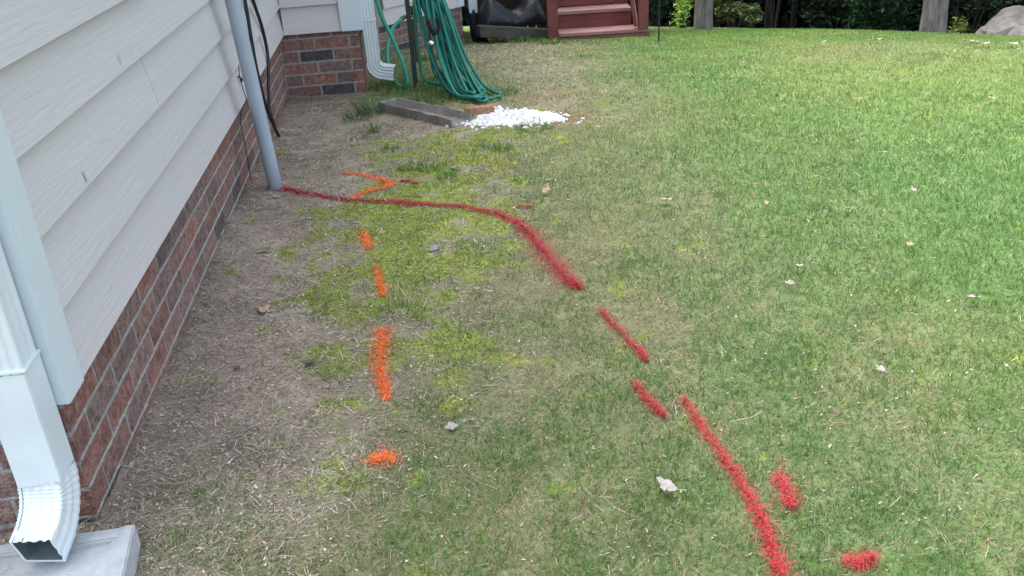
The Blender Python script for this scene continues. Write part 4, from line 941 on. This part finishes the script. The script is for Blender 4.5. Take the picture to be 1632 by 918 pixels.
def trunk_mesh(h, r0, r1, seed, flare=1.5, lean=(0, 0), n=18):
    R = random.Random(seed); mb = MB(); rings = []
    for i in range(22):
        t = (i/21)**1.5; rr_ = r0*(1-t)+r1*t; fl = 1+(flare-1)*math.exp(-t*h/.22)
        cx0 = lean[0]*t*h+.05*math.sin(t*5+seed)*t*2; cy0 = lean[1]*t*h
        rings.append([(cx0+math.cos(a)*rr_*(1+(fl-1)*(.8+.5*math.cos(3*a+seed)))*(1+.05*math.sin(7*a+seed)+R.uniform(-.02, .02)), cy0+math.sin(a)*rr_*(1+(fl-1)*(.8+.5*math.cos(3*a+seed)))*(1+R.uniform(-.02, .02)), -.35+t*h) for a in [2*math.pi*k/n for k in range(n)]])
    mb.loft(rings); return mb
def tree(u, v, dia_px, h, label, seed, zf=None, m=M_bark, crown_r=2.6, nleaf=3500, flare=1.35, lean=(0, 0), pos=None, dia=None):
    if pos is None: pos = G(u, v)
    gx_, gy_ = pos; z_ = float(gz(gx_, gy_)); zf = project(np.array([gx_]), np.array([gy_]), np.array([z_]))[2][0]
    r0 = dia_px*zf/F/2 if dia is None else dia/2
    t = thing('tree', label, 'tree', (gx_, gy_, z_), 0, 'trees at the edge of the woods')
    trunk_mesh(h, r0, r0*.45, seed, flare, lean).build('trunk', m, t, smooth=True, world=False)
    R = random.Random(seed)
    for k in range(6):
        z0 = h*(.48+.08*k); a = k*2.4+R.random(); L_ = R.uniform(1.2, 2.4)
        mb = MB(); mb.tube(spline([(lean[0]*z0, lean[1]*z0, z0-.35), (math.cos(a)*L_*.5, math.sin(a)*L_*.5, z0+.4), (math.cos(a)*L_, math.sin(a)*L_, z0+1.2)], 4), [r0*.35*(1-.8*i/8) for i in range(9)], 7); mb.build('limb', m, t, smooth=True, world=False)
    rng = np.random.default_rng(seed); cen, j = clumps(rng, nleaf, (0, 0, h*.92), (crown_r, crown_r, crown_r*.75), 34, .2)
    col = np.array([[.045, .085, .022]])*rng.uniform(.6, 1.5, (nleaf, 1))*(.7+.6*rng.random(34)[j])[:, None]
    c = leaf_mesh('crown', cen, .12, col, M_leaf, t, seed=seed); c.matrix_parent_inverse = Matrix()
    return t
tree(0, 0, 0, 7.0, 'pale grey tree trunk beside the light green shrub, left of the two large trunks', 1, flare=1.45, pos=beyond(1120, 13.0), dia=.25)
tree(0, 0, 0, 7.5, 'broadest grey tree trunk, flaring at its foot, left of the boulders', 2, flare=1.9, pos=beyond(1486, 10.9), dia=.255)
for i, (u, ds_, dia, lbl) in enumerate(((1222, 19.5, .13, 'slim dark trunk in the woods, left one of a near pair'), (1264, 19.8, .13, 'slim dark trunk in the woods, right one of a near pair'), (1160, 21, .10, 'thin dark trunk deep in the woods right of the pale trunk'),
        (1370, 21, .16, 'slim dark trunk in the woods left of the broadest trunk'), (1560, 21, .16, 'slim dark trunk in the woods behind the boulders'), (1310, 23, .2, 'dark trunk deepest in the middle of the woods'))):
    tree(0, 0, 0, 7.5, lbl, 20+i, m=M_darkbark, pos=beyond(u, ds_), dia=dia, nleaf=2600, crown_r=2.4, flare=1.15)
def shrub(pos, rx, rz, n, label, col, seed, size=.07, asp=.4, zc=.5, k=26, spread=.2, name='shrub', cat='shrub', group='shrubs at the edge of the woods'):
    gx_, gy_ = pos; z_ = float(gz(gx_, gy_)); t = thing(name, label, cat, (gx_, gy_, z_), 0, group); rng = np.random.default_rng(seed)
    cen, j = clumps(rng, n, (0, 0, rz*zc*2*.5+.1), (rx, rx*.8, rz*.55), k, spread); cen[:, 2] = np.abs(cen[:, 2]+.05)
    c = np.array([col])*rng.uniform(.55, 1.5, (n, 1))*(.6+.8*rng.random(k)[j])[:, None]
    o = leaf_mesh('foliage', cen, size, c, M_leaf, t, seed=seed, asp=asp); o.matrix_parent_inverse = Matrix()
    mb = MB()
    for q in range(5):
        a = q*1.3+seed; mb.tube([(0, 0, -.2), (math.cos(a)*rx*.3, math.sin(a)*rx*.3, rz*.5), (math.cos(a)*rx*.5, math.sin(a)*rx*.5, rz*.9)], [.025, .015, .006], 5)
    mb.build('stem', M_darkbark, t, world=False); return t
shrub(beyond(1088, 15.0), .34, 1.5, 5200, 'bright yellow-green feathery shrub left of the pale grey trunk', (.30, .46, .08), 50, .045, .18, k=30, spread=.16)
shrub(beyond(1040, 18.2), .8, 2.6, 4200, 'dark blue-green shrub behind the thin rod, right of the red stairs', (.03, .06, .035), 51, .07, .3)
shrub(beyond(1000, 17.4), .8, 2.6, 3000, 'dark shrub directly behind the red stairs', (.018, .034, .016), 59, .07, .3)
shrub(beyond(1142, 17.9), .28, .75, 1100, 'small mid green bush at the right foot of the pale grey trunk', (.07, .11, .025), 52, .05, .35)
shrub(beyond(1172, 18.6), .7, 2.2, 3200, 'blue-green leafy bush hanging right of the pale grey trunk', (.03, .06, .04), 53, .085, .4)
shrub(beyond(1232, 18.4), .6, 2.4, 2600, 'blue-green bush with drooping leaves over the pair of slim trunks', (.028, .056, .04), 54, .09, .4, zc=.9)
shrub(beyond(1165, 17.6), .25, .32, 500, 'low pale-leaved plant at the lawn edge right of the pale grey trunk', (.08, .10, .04), 55, .05, .4)
shrub(beyond(1195, 17.5), .22, .28, 400, 'low plant at the lawn edge below the drooping bush', (.08, .11, .04), 56, .05, .4)
shrub(beyond(1412, 18.0), .65, 1.5, 2600, 'dark green bush left of the broadest trunk', (.014, .04, .018), 57, .06, .4)
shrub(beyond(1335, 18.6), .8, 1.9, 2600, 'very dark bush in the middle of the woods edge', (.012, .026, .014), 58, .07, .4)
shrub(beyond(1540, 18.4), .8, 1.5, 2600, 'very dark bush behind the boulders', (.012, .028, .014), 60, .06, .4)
shrub(beyond(1528, 16.9), .16, .36, 420, 'small yellow-green weed bush at the left side of the boulders', (.12, .16, .035), 61, .035, .3)
# the woods behind: one mass of foliage, deep and tall enough to shut out the sky
rng = np.random.default_rng(77); n = 110000
th = rng.uniform(math.radians(-8), math.radians(52), n); rd = rng.uniform(20.0, 31, n)
lx = CAM[0]+rd*np.sin(th); ly = CAM[1]+rd*np.cos(th); lz = gz(lx, ly)+rng.uniform(0, 1, n)*9.0
tone = (.5+1.0*fbm(th*20, lz, 1.2, 5, 3))
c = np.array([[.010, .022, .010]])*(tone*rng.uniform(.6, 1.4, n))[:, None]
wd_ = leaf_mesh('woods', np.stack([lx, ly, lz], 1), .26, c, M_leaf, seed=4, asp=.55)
tag(wd_, 'dark mass of woodland foliage beyond the far edge of the lawn', 'woods', kind='stuff')
